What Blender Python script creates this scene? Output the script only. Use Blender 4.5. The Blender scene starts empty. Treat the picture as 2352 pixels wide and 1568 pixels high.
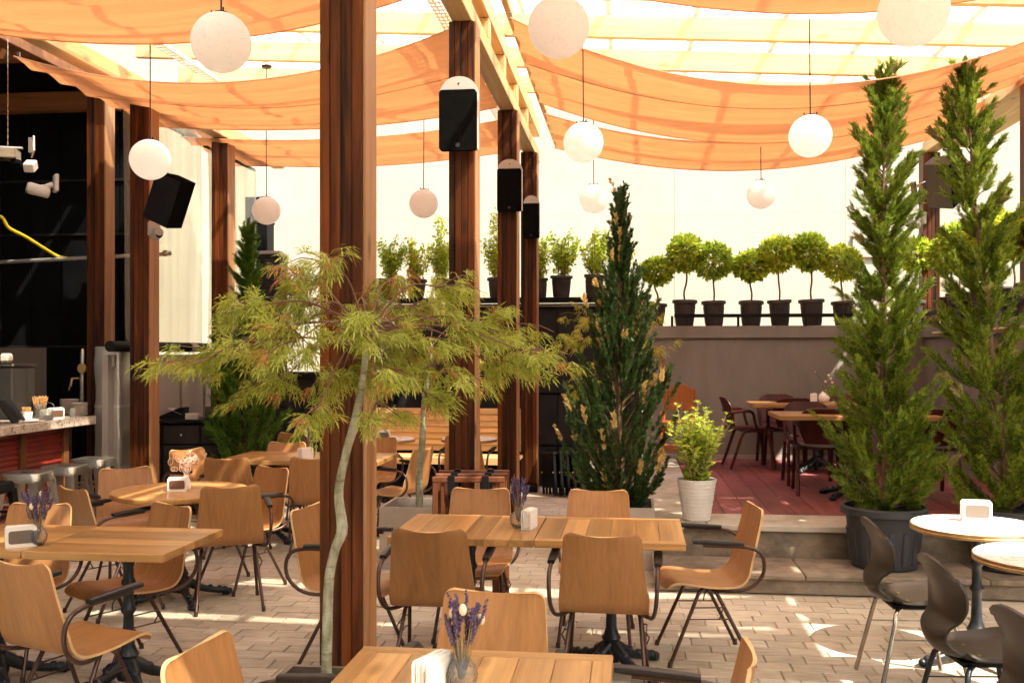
import bpy, bmesh, math, random
import numpy as np
from mathutils import Vector, Matrix

random.seed(7)
RNG = np.random.default_rng(11)
R = math.radians
scene = bpy.context.scene
COL = scene.collection

# ------------------------------------------------------------------ camera, sky, sun, exposure
YAW = math.atan(274 / 2250)            # the courtyard's depth axis (+Y) runs a little to the right of the view axis
EYE = 1.68
cam_d = bpy.data.cameras.new('camera')
cam = bpy.data.objects.new('camera', cam_d)
COL.objects.link(cam)
cam.location = (0, 0, EYE)
cam.rotation_euler = (R(90), 0, YAW)
cam_d.sensor_width = 36
cam_d.lens = 36 * 2250 / 2352
cam_d.shift_y = 26 / 2352
cam_d.clip_end = 300
cam_d.clip_start = 0.05
cam_d.dof.use_dof = True
cam_d.dof.focus_distance = 5.6
cam_d.dof.aperture_fstop = 9.0
scene.camera = cam

SUN = Vector((0.50, -0.36, 0.79)).normalized()      # towards the sun
world = bpy.data.worlds.new('World')
scene.world = world
world.use_nodes = True
wn = world.node_tree
bg = wn.nodes['Background']
sky = wn.nodes.new('ShaderNodeTexSky')
sky.sky_type = 'NISHITA'
sky.sun_disc = False
sky.sun_elevation = math.asin(SUN.z)
sky.sun_rotation = math.atan2(SUN.x, SUN.y)
sky.dust_density = 3.0
wn.links.new(sky.outputs[0], bg.inputs[0])
bg.inputs[1].default_value = 0.15
sun_d = bpy.data.lights.new('sun', 'SUN')
sun_d.energy = 5.0
sun_d.angle = R(0.55)
sun_d.color = (1.0, 0.93, 0.80)
sun = bpy.data.objects.new('sun', sun_d)
COL.objects.link(sun)
sun.rotation_euler = SUN.to_track_quat('Z', 'Y').to_euler()
sun.location = SUN * 40
vs = scene.view_settings
vs.view_transform = 'Standard'
vs.look = 'None'
vs.exposure = 2.1
vs.gamma = 1
vs.use_curve_mapping = False
scene.render.engine = 'CYCLES'
scene.cycles.use_denoising = True
scene.cycles.max_bounces = 8
scene.cycles.diffuse_bounces = 5
scene.cycles.transmission_bounces = 6
scene.cycles.transparent_max_bounces = 12
scene.cycles.sample_clamp_indirect = 8
scene.cycles.caustics_reflective = False
scene.cycles.caustics_refractive = False

FWD = Vector((-math.sin(YAW), math.cos(YAW), 0))
RGT = Vector((math.cos(YAW), math.sin(YAW), 0))


def spot(px, d, z=0.0):
    """survey: ground point seen in column px of the 2352 wide photograph at depth d metres"""
    p = FWD * d + RGT * ((px - 1176) / 2250 * d)
    return Vector((p.x, p.y, z))


def depth_at(py, z):
    return 2250 * (EYE - z) / (py - 810)


# ------------------------------------------------------------------ materials
def nmat(name):
    m = bpy.data.materials.new(name)
    m.use_nodes = True
    nt = m.node_tree
    b = nt.nodes['Principled BSDF']
    return m, nt, b


def coords(nt, scale=(1, 1, 1), rand=True, world=False):
    L = nt.links
    if world:
        src = nt.nodes.new('ShaderNodeNewGeometry').outputs['Position']
    else:
        src = nt.nodes.new('ShaderNodeTexCoord').outputs['Object']
    if rand:
        oi = nt.nodes.new('ShaderNodeObjectInfo')
        mu = nt.nodes.new('ShaderNodeMath'); mu.operation = 'MULTIPLY'; mu.inputs[1].default_value = 37.0
        L.new(oi.outputs['Random'], mu.inputs[0])
        ad = nt.nodes.new('ShaderNodeVectorMath'); ad.operation = 'ADD'
        L.new(src, ad.inputs[0]); L.new(mu.outputs[0], ad.inputs[1])
        src = ad.outputs[0]
    mp = nt.nodes.new('ShaderNodeMapping')
    mp.inputs['Scale'].default_value = scale
    L.new(src, mp.inputs[0])
    return mp.outputs[0]


def noise(nt, vec, scale, detail=4, rough=0.55, dist=0.0):
    n = nt.nodes.new('ShaderNodeTexNoise')
    n.inputs['Scale'].default_value = scale
    n.inputs['Detail'].default_value = detail
    n.inputs['Roughness'].default_value = rough
    n.inputs['Distortion'].default_value = dist
    nt.links.new(vec, n.inputs['Vector'])
    return n.outputs['Fac']


def ramp(nt, fac, stops):
    r = nt.nodes.new('ShaderNodeValToRGB')
    e = r.color_ramp.elements
    e[0].position, e[0].color = stops[0][0], (*stops[0][1], 1)
    e[1].position, e[1].color = stops[-1][0], (*stops[-1][1], 1)
    for p, c in stops[1:-1]:
        x = e.new(p); x.color = (*c, 1)
    nt.links.new(fac, r.inputs[0])
    return r.outputs[0]


def mixc(nt, fac, a, b, mode='MIX'):
    m = nt.nodes.new('ShaderNodeMix'); m.data_type = 'RGBA'; m.blend_type = mode
    for v, s in ((fac, 0), (a, 6), (b, 7)):
        if hasattr(v, 'is_linked'):
            nt.links.new(v, m.inputs[s])
        else:
            m.inputs[s].default_value = v if s == 0 else (*v, 1)
    return m.outputs[2]


def bump(nt, b, h, strength=0.3, dist=0.01):
    bp = nt.nodes.new('ShaderNodeBump')
    bp.inputs['Strength'].default_value = strength
    bp.inputs['Distance'].default_value = dist
    nt.links.new(h, bp.inputs['Height'])
    nt.links.new(bp.outputs[0], b.inputs['Normal'])


def sc(c, k):
    return tuple(min(1, x * k) for x in c)


def plain(name, c, rough=0.6, metal=0.0, var=0.18, scale=6, bmp=0.0, fine=60, world=False, spec=None):
    m, nt, b = nmat(name)
    v = coords(nt, world=world)
    f = noise(nt, v, scale, 5, 0.6)
    col = ramp(nt, f, [(0.3, sc(c, 1 - var)), (0.7, sc(c, 1 + var))])
    nt.links.new(col, b.inputs['Base Color'])
    rr = nt.nodes.new('ShaderNodeMapRange')
    rr.inputs[3].default_value = max(0.03, rough - 0.1); rr.inputs[4].default_value = min(1, rough + 0.1)
    nt.links.new(f, rr.inputs[0]); nt.links.new(rr.outputs[0], b.inputs['Roughness'])
    b.inputs['Metallic'].default_value = metal
    if spec is not None:
        b.inputs['Specular IOR Level'].default_value = spec
    if bmp:
        bump(nt, b, noise(nt, v, fine, 4, 0.6), bmp, 0.01)
    return m


def wood(name, dark, light, axis='Z', rough=0.45, freq=14, knots=0.0, varamt=0.35, bmp=0.25, coat=0.0, knotc=None, spec=0.35, lim=(0.28, 0.72)):
    m, nt, b = nmat(name)
    s = [1.0, 1.0, 1.0]
    k = 'XYZ'.index(axis)
    s = [freq] * 3
    s[k] = freq * 0.06
    v = coords(nt, tuple(s))
    f1 = noise(nt, v, 1.0, 6, 0.6, 0.6)
    v2 = coords(nt, tuple(x * 5 if i != k else x * 1.5 for i, x in enumerate(s)))
    f2 = noise(nt, v2, 1.0, 3, 0.6)
    col = ramp(nt, f1, [(lim[0], dark), (0.5, tuple((a + c) / 2 for a, c in zip(dark, light))), (lim[1], light)])
    g2 = ramp(nt, f2, [(0.3, (0.72, 0.70, 0.68)), (0.65, (1.06, 1.06, 1.06))])
    col = mixc(nt, 0.75, col, g2, 'MULTIPLY')
    oi = nt.nodes.new('ShaderNodeObjectInfo')
    g3 = ramp(nt, oi.outputs['Random'], [(0.0, (1 - varamt,) * 3), (1.0, (1 + varamt * 0.6,) * 3)])
    col = mixc(nt, 1.0, col, g3, 'MULTIPLY')
    if knots:
        s3 = [5.0] * 3; s3[k] = 2.2
        v3 = coords(nt, tuple(s3))
        vo = nt.nodes.new('ShaderNodeTexVoronoi'); vo.inputs['Scale'].default_value = 1.0
        nt.links.new(v3, vo.inputs['Vector'])
        kf = ramp(nt, vo.outputs['Distance'], [(0.05, (1, 1, 1)), (0.17, (0, 0, 0))])
        sep = nt.nodes.new('ShaderNodeMath'); sep.operation = 'MULTIPLY'; sep.inputs[1].default_value = knots
        nt.links.new(kf, sep.inputs[0])
        col = mixc(nt, sep.outputs[0], col, knotc or sc(dark, 0.45))
    nt.links.new(col, b.inputs['Base Color'])
    b.inputs['Roughness'].default_value = rough
    b.inputs['Specular IOR Level'].default_value = spec
    if coat:
        b.inputs['Coat Weight'].default_value = coat
        b.inputs['Coat Roughness'].default_value = 0.25
    bump(nt, b, f1, bmp, 0.004)
    return m


def veneer(name, dark, light, rough=0.38):
    """plywood face veneer: cathedral figure running up the back"""
    m, nt, b = nmat(name)
    v = coords(nt, (1.0, 1.0, 1.0))
    dn = noise(nt, v, 3.0, 3, 0.5)
    mp = coords(nt, (9.0, 2.2, 2.6))
    add = nt.nodes.new('ShaderNodeVectorMath'); add.operation = 'ADD'
    sm = nt.nodes.new('ShaderNodeMath'); sm.operation = 'MULTIPLY'; sm.inputs[1].default_value = 1.6
    nt.links.new(dn, sm.inputs[0]); nt.links.new(mp, add.inputs[0]); nt.links.new(sm.outputs[0], add.inputs[1])
    w = nt.nodes.new('ShaderNodeTexWave'); w.wave_type = 'RINGS'; w.rings_direction = 'Y'
    w.inputs['Scale'].default_value = 1.3; w.inputs['Distortion'].default_value = 9.0
    w.inputs['Detail'].default_value = 3; w.inputs['Detail Scale'].default_value = 0.8
    nt.links.new(add.outputs[0], w.inputs['Vector'])
    fine = noise(nt, coords(nt, (90, 25, 5)), 1.0, 3, 0.6)
    col = ramp(nt, w.outputs['Fac'], [(0.0, dark), (0.5, light), (1.0, sc(light, 1.05))])
    col = mixc(nt, 0.15, tuple((a + c) / 2 for a, c in zip(dark, light)), col)
    g2 = ramp(nt, fine, [(0.3, (0.82, 0.80, 0.78)), (0.65, (1.05, 1.05, 1.05))])
    col = mixc(nt, 0.6, col, g2, 'MULTIPLY')
    soft = noise(nt, coords(nt, (11, 4, 1.6)), 1.0, 4, 0.55, 1.4)
    col = mixc(nt, 0.8, col, ramp(nt, soft, [(0.32, (0.80, 0.77, 0.73)), (0.5, (1, 1, 1)), (0.7, (1.10, 1.10, 1.08))]), 'MULTIPLY')
    oi = nt.nodes.new('ShaderNodeObjectInfo')
    g3 = ramp(nt, oi.outputs['Random'], [(0.0, (0.82, 0.80, 0.78)), (1.0, (1.12, 1.12, 1.12))])
    col = mixc(nt, 1.0, col, g3, 'MULTIPLY')
    nt.links.new(col, b.inputs['Base Color'])
    b.inputs['Roughness'].default_value = rough
    b.inputs['Specular IOR Level'].default_value = 0.4
    return m


def leafm(name, a, c, trans=0.45, rough=0.5, clump=2.0, mid=None):
    """thin leaf: diffuse + light coming through, colour differing leaf by leaf and clump by clump"""
    m, nt, b = nmat(name)
    g = nt.nodes.new('ShaderNodeNewGeometry')
    cl = noise(nt, coords(nt, world=False), clump, 2, 0.5)
    mx = nt.nodes.new('ShaderNodeMath'); mx.operation = 'ADD'
    h = nt.nodes.new('ShaderNodeMath'); h.operation = 'MULTIPLY'; h.inputs[1].default_value = 0.6
    nt.links.new(g.outputs['Random Per Island'], h.inputs[0])
    h2 = nt.nodes.new('ShaderNodeMath'); h2.operation = 'MULTIPLY'; h2.inputs[1].default_value = 0.75
    nt.links.new(cl, h2.inputs[0])
    nt.links.new(h.outputs[0], mx.inputs[0]); nt.links.new(h2.outputs[0], mx.inputs[1])
    stops = [(0.3, a), (0.95, c)] if mid is None else [(0.3, a), (0.6, mid), (0.95, c)]
    col = ramp(nt, mx.outputs[0], stops)
    oi = nt.nodes.new('ShaderNodeObjectInfo')
    col = mixc(nt, 1.0, col, ramp(nt, oi.outputs['Random'], [(0.0, (0.80, 0.86, 0.9)), (0.5, (1.0, 1.0, 1.0)), (1.0, (1.2, 1.08, 0.95))]), 'MULTIPLY')
    nt.links.new(col, b.inputs['Base Color'])
    b.inputs['Roughness'].default_value = rough
    b.inputs['Specular IOR Level'].default_value = 0.3
    tr = nt.nodes.new('ShaderNodeBsdfTranslucent')
    nt.links.new(col, tr.inputs['Color'])
    ms = nt.nodes.new('ShaderNodeMixShader'); ms.inputs[0].default_value = trans
    nt.links.new(b.outputs[0], ms.inputs[1]); nt.links.new(tr.outputs[0], ms.inputs[2])
    nt.links.new(ms.outputs[0], nt.nodes['Material Output'].inputs[0])
    return m


def clothm(name, c, trans=0.55, clear=0.06, wr=(0.4, 9.0, 9.0)):
    m, nt, b = nmat(name)
    f = noise(nt, coords(nt, wr), 1.6, 4, 0.55)
    col = ramp(nt, f, [(0.3, sc(c, 0.93)), (0.7, sc(c, 1.05))])
    df = nt.nodes.new('ShaderNodeBsdfDiffuse'); tr = nt.nodes.new('ShaderNodeBsdfTranslucent')
    tp = nt.nodes.new('ShaderNodeBsdfTransparent')
    nt.links.new(col, df.inputs[0]); nt.links.new(col, tr.inputs[0]); nt.links.new(col, tp.inputs[0])
    a = nt.nodes.new('ShaderNodeMixShader'); a.inputs[0].default_value = trans
    nt.links.new(df.outputs[0], a.inputs[1]); nt.links.new(tr.outputs[0], a.inputs[2])
    z = nt.nodes.new('ShaderNodeMixShader'); z.inputs[0].default_value = clear
    nt.links.new(a.outputs[0], z.inputs[1]); nt.links.new(tp.outputs[0], z.inputs[2])
    bp = nt.nodes.new('ShaderNodeBump'); bp.inputs['Strength'].default_value = 0.35; bp.inputs['Distance'].default_value = 0.03
    nt.links.new(f, bp.inputs['Height'])
    nt.links.new(bp.outputs[0], df.inputs['Normal']); nt.links.new(bp.outputs[0], tr.inputs['Normal'])
    nt.links.new(z.outputs[0], nt.nodes['Material Output'].inputs[0])
    return m


def glassm(name, c=(0.95, 0.93, 0.88), rough=0.08):
    m, nt, b = nmat(name)
    b.inputs['Base Color'].default_value = (*c, 1)
    b.inputs['Roughness'].default_value = rough
    b.inputs['Transmission Weight'].default_value = 0.92
    b.inputs['IOR'].default_value = 1.25
    vo = nt.nodes.new('ShaderNodeTexVoronoi'); vo.inputs['Scale'].default_value = 120
    nt.links.new(coords(nt), vo.inputs['Vector'])
    bump(nt, b, vo.outputs['Distance'], 0.6, 0.004)
    return m


M = {}
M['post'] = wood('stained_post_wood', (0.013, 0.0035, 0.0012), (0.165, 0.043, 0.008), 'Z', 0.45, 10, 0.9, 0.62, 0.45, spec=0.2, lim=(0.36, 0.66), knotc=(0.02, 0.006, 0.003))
M['post_sunside'] = wood('sunlit_side_post_wood', (0.22, 0.085, 0.028), (0.52, 0.28, 0.13), 'Z', 0.5, 9, 0.8, 0.2, 0.3, knotc=(0.08, 0.03, 0.01))  # paler post wood carrying the sunlight of the right faces
M['beam'] = wood('pine_beam_wood', (0.45, 0.26, 0.10), (0.72, 0.48, 0.22), 'Y', 0.55, 9, 0.7, 0.2, 0.2, knotc=(0.25, 0.10, 0.03))
M['rafter'] = wood('pine_rafter_wood', (0.50, 0.36, 0.15), (0.68, 0.53, 0.25), 'X', 0.55, 7, 0.7, 0.12, 0.2, knotc=(0.35, 0.16, 0.05))
M['brownbeam'] = wood('brown_beam_wood', (0.10, 0.035, 0.012), (0.26, 0.10, 0.035), 'X', 0.5, 8, 0.5, 0.2)
M['tabley'] = wood('table_pine_lengthwise', (0.33, 0.155, 0.050), (0.58, 0.325, 0.120), 'Y', 0.30, 11, 0.65, 0.28, 0.12, knotc=(0.22, 0.08, 0.016))
M['tablex'] = wood('table_pine_crosswise', (0.33, 0.155, 0.050), (0.58, 0.325, 0.120), 'X', 0.30, 11, 0.65, 0.28, 0.12, knotc=(0.22, 0.08, 0.016))
M['bench'] = wood('bench_pine', (0.66, 0.39, 0.16), (0.84, 0.57, 0.28), 'X', 0.45, 7, 0.8, 0.12, 0.15, knotc=(0.36, 0.15, 0.04))
M['dwood'] = wood('dark_red_wood', (0.09, 0.03, 0.014), (0.24, 0.085, 0.036), 'Z', 0.4, 10, 0.3, 0.2)
M['hwood'] = wood('orange_high_chair_wood', (0.30, 0.09, 0.025), (0.48, 0.17, 0.05), 'Z', 0.4, 10, 0.2, 0.15)
M['veneer'] = veneer('beech_veneer', (0.33, 0.150, 0.052), (0.44, 0.216, 0.080))
M['plyedge'] = plain('plywood_edge', (0.62, 0.38, 0.17), 0.5, 0, 0.15, 30)
M['maroon'] = wood('maroon_chair_wood', (0.032, 0.007, 0.007), (0.095, 0.019, 0.017), 'Z', 0.42, 9, 0, 0.2, 0.1, spec=0.25)
M['espresso'] = plain('black_brown_shell', (0.028, 0.0195, 0.014), 0.35, 0, 0.08, 3, spec=0.3)
M['tube'] = plain('bronze_tube', (0.085, 0.048, 0.036), 0.32, 0.6, 0.2, 20)
M['armpad'] = plain('black_arm_pad', (0.022, 0.018, 0.016), 0.4, 0, 0.3, 15, spec=0.3)
M['iron'] = plain('black_cast_iron', (0.018, 0.020, 0.024), 0.38, 0.35, 0.4, 25, 0.25, 50)
M['black'] = plain('black_paint', (0.009, 0.009, 0.0095), 0.55, 0, 0.3, 4, spec=0.1)
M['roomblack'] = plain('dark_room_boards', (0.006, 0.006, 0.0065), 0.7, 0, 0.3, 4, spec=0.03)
M['blackwall'] = plain('black_wall_panel', (0.020, 0.018, 0.019), 0.55, 0, 0.25, 3, 0.1, 25, spec=0.15)
M['grille'] = plain('black_speaker_grille', (0.006, 0.006, 0.006), 0.75, 0, 0.2, 30, 0.2, 400, spec=0.0)
M['spkwhite'] = plain('pale_speaker_shell', (0.46, 0.42, 0.385), 0.45, 0, 0.06, 5)
M['charcoal'] = plain('charcoal_plastic', (0.045, 0.045, 0.048), 0.42, 0, 0.12, 6, spec=0.15)
M['chrome'] = plain('worn_chrome', (0.42, 0.38, 0.33), 0.22, 1.0, 0.15, 14)
M['steel'] = plain('brushed_steel', (0.55, 0.52, 0.47), 0.30, 0.95, 0.12, 9, 0.05, 60)
M['silver'] = plain('silver_foil_wrap', (0.52, 0.49, 0.45), 0.36, 0.75, 0.12, 5, 0.12, 8)
M['galv'] = plain('galvanised_tray', (0.62, 0.60, 0.58), 0.4, 0.7, 0.1, 10)
M['greywall'] = plain('taupe_wall_paint', (0.198, 0.173, 0.145), 0.7, 0, 0.05, 1.2, 0.12, 40, world=True)
M['greypanel'] = plain('grey_panel', (0.32, 0.28, 0.25), 0.55, 0, 0.08, 2)
M['brownpanel'] = plain('brown_grey_board', (0.080, 0.058, 0.045), 0.6, 0, 0.12, 2)
M['cream'] = plain('cream_render', (0.295, 0.268, 0.198), 0.85, 0, 0.10, 0.5, 0.05, 20, world=True)
M['concrete'] = plain('step_concrete', (0.240, 0.188, 0.135), 0.8, 0, 0.38, 3.0, 0.35, 45)
M['coping'] = plain('coping_concrete', (0.44, 0.40, 0.33), 0.75, 0, 0.15, 4, 0.2, 45)
M['deck'] = wood('red_deck_paint', (0.195, 0.056, 0.056), (0.285, 0.098, 0.096), 'Y', 0.55, 5, 0, 0.14, 0.15, spec=0.25)
M['soil'] = plain('dark_soil', (0.035, 0.024, 0.016), 0.95, 0, 0.5, 30, 0.8, 60)
M['potblack'] = plain('black_nursery_pot', (0.060, 0.050, 0.045), 0.5, 0, 0.25, 8, spec=0.15)
M['potwhite'] = plain('white_ribbed_pot', (0.66, 0.63, 0.58), 0.5, 0, 0.06, 6)
M['white'] = plain('white_plastic', (0.80, 0.77, 0.72), 0.4, 0, 0.05, 8)
M['paper'] = plain('paper_napkin', (0.85, 0.80, 0.74), 0.9, 0, 0.05, 40)
M['whitetop'] = plain('white_laminate_top', (0.80, 0.76, 0.70), 0.28, 0, 0.04, 5)
M['brass'] = plain('brass_edge', (0.52, 0.34, 0.14), 0.35, 0.8, 0.15, 20)
M['globe'] = None
M['bark'] = plain('grey_green_bark', (0.27, 0.26, 0.17), 0.85, 0, 0.3, 14, 0.5, 40)
_m = M['bark']; _nt = _m.node_tree; _b = _nt.nodes['Principled BSDF']
_r = noise(_nt, coords(_nt, (6, 6, 55)), 1.0, 5, 0.7)
_s = noise(_nt, coords(_nt, (30, 30, 14)), 1.0, 4, 0.6)
_c = mixc(_nt, 1.0, ramp(_nt, _s, [(0.3, (0.17, 0.16, 0.09)), (0.5, (0.30, 0.29, 0.19)), (0.7, (0.44, 0.43, 0.33))]), ramp(_nt, _r, [(0.34, (0.55, 0.5, 0.42)), (0.46, (1, 1, 1))]), 'MULTIPLY')
_nt.links.new(_c, _b.inputs['Base Color'])
bump(_nt, _b, _r, 0.5, 0.006)
M['barkdark'] = plain('brown_bark', (0.14, 0.085, 0.045), 0.85, 0, 0.35, 14, 0.5, 40)
M['twig'] = plain('reddish_twig', (0.16, 0.07, 0.04), 0.7, 0, 0.3, 14)
M['planter'] = plain('zinc_planter', (0.40, 0.34, 0.29), 0.45, 0.25, 0.12, 5)
M['planterdark'] = plain('dark_planter_metal', (0.17, 0.13, 0.10), 0.4, 0.45, 0.2, 5)
M['glass'] = glassm('textured_glass')
M['lavender'] = plain('dried_lavender', (0.085, 0.058, 0.125), 0.9, 0, 0.4, 60)
M['stem'] = plain('dry_stem', (0.34, 0.24, 0.11), 0.9, 0, 0.2, 30)
M['tail'] = plain('bunny_tail_grass', (0.78, 0.66, 0.48), 0.95, 0, 0.1, 40)
M['pinkwire'] = plain('pink_paper_loops', (0.72, 0.50, 0.38), 0.7, 0, 0.1, 20)
M['bakelite'] = plain('brown_holder_face', (0.17, 0.085, 0.05), 0.35, 0.2, 0.1, 8)
M['yellow'] = plain('yellow_hose', (0.62, 0.43, 0.02), 0.4, 0, 0.1, 10)
M['redribbed'] = plain('red_ribbed_sheet', (0.21, 0.022, 0.013), 0.42, 0, 0.25, 5, 0.1, 30)
M['lemon'] = plain('lemon_slices', (0.72, 0.55, 0.04), 0.4, 0, 0.2, 30)
M['kraft'] = plain('kraft_paper', (0.46, 0.26, 0.12), 0.85, 0, 0.15, 20)
M['straw'] = plain('straw_bundle', (0.52, 0.30, 0.11), 0.7, 0, 0.3, 60)
M['china'] = plain('stacked_china', (0.66, 0.58, 0.48), 0.35, 0, 0.06, 10)
M['brick'] = plain('black_painted_brick', (0.026, 0.023, 0.022), 0.6, 0, 0.4, 12, 0.4, 40, spec=0.15)
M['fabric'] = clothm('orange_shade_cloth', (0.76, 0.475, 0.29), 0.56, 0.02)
M['fabricpale'] = clothm('cream_fill_cloth', (0.80, 0.76, 0.68), 0.55, 0.02)  # for the added cloths out of view; cream keeps their fill neutral
M['sidedark'] = plain('charcoal_drawer_front', (0.030, 0.025, 0.022), 0.5, 0, 0.2, 3, spec=0.2)
M['smoke'] = plain('smoky_acrylic', (0.15, 0.12, 0.10), 0.3, 0, 0.1, 3)
M['spkgrey'] = plain('dark_grey_cabinet', (0.10, 0.095, 0.092), 0.5, 0, 0.1, 4)
M['seam'] = plain('brown_seam_tape', (0.45, 0.22, 0.10), 0.8, 0, 0.15, 10)
M['blind'] = clothm('clear_blind_sheet', (0.97, 0.95, 0.88), 0.6, 0.80, (0.8, 4, 0.3))

def stains(mt, dark, sx, lo, hi):
    nt = mt.node_tree; b = nt.nodes['Principled BSDF']
    src = b.inputs['Base Color'].links[0].from_socket
    f = noise(nt, coords(nt, sx, rand=False, world=True), 1.0, 5, 0.65, 0.4)
    nt.links.new(mixc(nt, 1.0, src, ramp(nt, f, [(lo, dark), (hi, (1, 1, 1))]), 'MULTIPLY'), b.inputs['Base Color'])


stains(M['greywall'], (0.80, 0.78, 0.75), (1.6, 1.6, 0.5), 0.34, 0.52)
stains(M['concrete'], (0.55, 0.52, 0.47), (3.2, 3.2, 5.0), 0.36, 0.56)
stains(M['coping'], (0.72, 0.69, 0.64), (3.5, 3.5, 3.5), 0.36, 0.55)
stains(M['paver'], (0.80, 0.77, 0.72), (1.4, 1.4, 1.0), 0.36, 0.50) if 'paver' in M else None
stains(M['deck'], (0.72, 0.70, 0.70), (2.5, 1.2, 1.0), 0.36, 0.55)

# marbled counter
m, nt, b = nmat('speckled_marble')
v = coords(nt, (1, 1, 1))
f = noise(nt, v, 26, 6, 0.7, 1.2)
nt.links.new(ramp(nt, f, [(0.36, (0.16, 0.11, 0.075)), (0.47, (0.52, 0.44, 0.35)), (0.7, (0.70, 0.62, 0.52))]), b.inputs['Base Color'])
b.inputs['Roughness'].default_value = 0.25
M['marble'] = m
# globe lamps: woven / speckled white shade
m, nt, b = nmat('speckled_globe')
v = coords(nt, (1, 1, 1))
f = noise(nt, v, 70, 4, 0.8)
nt.links.new(ramp(nt, f, [(0.30, (0.36, 0.32, 0.30)), (0.45, (0.86, 0.84, 0.81)), (0.75, (0.93, 0.91, 0.89))]), b.inputs['Base Color'])
b.inputs['Roughness'].default_value = 0.7
tr = nt.nodes.new('ShaderNodeBsdfTranslucent'); tr.inputs[0].default_value = (0.97, 0.95, 0.92, 1)
ms = nt.nodes.new('ShaderNodeMixShader'); ms.inputs[0].default_value = 0.68
nt.links.new(b.outputs[0], ms.inputs[1]); nt.links.new(tr.outputs[0], ms.inputs[2])
nt.links.new(ms.outputs[0], nt.nodes['Material Output'].inputs[0])
M['globe'] = m
# paver stone
m, nt, b = nmat('paver_stone')
oi = nt.nodes.new('ShaderNodeObjectInfo')
gi = nt.nodes.new('ShaderNodeNewGeometry')
v = coords(nt, (1, 1, 1), rand=False, world=True)
big = noise(nt, v, 0.9, 4, 0.6)
wv = coords(nt, (6, 34, 10), rand=False, world=True)
streak = noise(nt, wv, 1.0, 5, 0.65, 0.5)
col = ramp(nt, streak, [(0.3, (0.37, 0.318, 0.24)), (0.5, (0.50, 0.440, 0.345)), (0.72, (0.62, 0.56, 0.455))])
col = mixc(nt, 1.0, col, ramp(nt, big, [(0.32, (0.74, 0.72, 0.69)), (0.5, (0.97, 0.96, 0.95)), (0.7, (1.1, 1.1, 1.1))]), 'MULTIPLY')
col = mixc(nt, 1.0, col, ramp(nt, gi.outputs['Random Per Island'], [(0.0, (0.86, 0.85, 0.84)), (1.0, (1.08, 1.08, 1.08))]), 'MULTIPLY')
col = mixc(nt, 1.0, col, ramp(nt, oi.outputs['Random'], [(0.0, (0.80, 0.79, 0.78)), (1.0, (1.12, 1.12, 1.12))]), 'MULTIPLY')
nt.links.new(col, b.inputs['Base Color'])
b.inputs['Roughness'].default_value = 0.62
bump(nt, b, streak, 0.35, 0.004)
M['paver'] = m
M['joint'] = plain('joint_sand', (0.40, 0.335, 0.26), 0.95, 0, 0.2, 20, 0.3, 60, world=True)
# translucent ribbed roof sheet
m, nt, b = nmat('translucent_roof_sheet')
tr = nt.nodes.new('ShaderNodeBsdfTranslucent'); tr.inputs[0].default_value = (0.95, 0.93, 0.86, 1)
tp = nt.nodes.new('ShaderNodeBsdfTransparent'); tp.inputs[0].default_value = (0.96, 0.95, 0.9, 1)
ms = nt.nodes.new('ShaderNodeMixShader'); ms.inputs[0].default_value = 0.44
nt.links.new(tr.outputs[0], ms.inputs[1]); nt.links.new(tp.outputs[0], ms.inputs[2])
nt.links.new(ms.outputs[0], nt.nodes['Material Output'].inputs[0])
M['roofsheet'] = m
# foliage
M['cypress'] = leafm('cypress_green', (0.030, 0.062, 0.006), (0.34, 0.40, 0.045), 0.45, 0.45, 4.0, (0.155, 0.225, 0.02))
M['cypress_tip'] = leafm('cypress_young_tips', (0.20, 0.20, 0.04), (0.42, 0.33, 0.12), 0.4, 0.5, 4.0)
M['darkcyp'] = leafm('dark_cypress_green', (0.010, 0.028, 0.008), (0.065, 0.12, 0.026), 0.25, 0.4, 5.0)
M['variegated'] = leafm('cream_yellow_sprays', (0.42, 0.32, 0.10), (0.70, 0.56, 0.25), 0.35, 0.5, 5.0)
M['thuja'] = leafm('thuja_green', (0.03, 0.085, 0.008), (0.18, 0.33, 0.03), 0.42, 0.5, 4.0)
M['maple'] = leafm('lace_maple_leaf', (0.22, 0.225, 0.026), (0.64, 0.63, 0.13), 0.50, 0.5, 4.0, (0.44, 0.445, 0.06))
M['maplered'] = leafm('red_maple_leaf', (0.26, 0.07, 0.03), (0.50, 0.27, 0.09), 0.5, 0.5, 4.0)
M['topiary'] = leafm('topiary_leaf', (0.13, 0.20, 0.012), (0.58, 0.64, 0.07), 0.45, 0.45, 6.0, (0.33, 0.42, 0.03))
M['limeleaf'] = leafm('lime_shrub_leaf', (0.22, 0.34, 0.025), (0.60, 0.70, 0.13), 0.45, 0.45, 6.0, (0.42, 0.55, 0.06))


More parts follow.
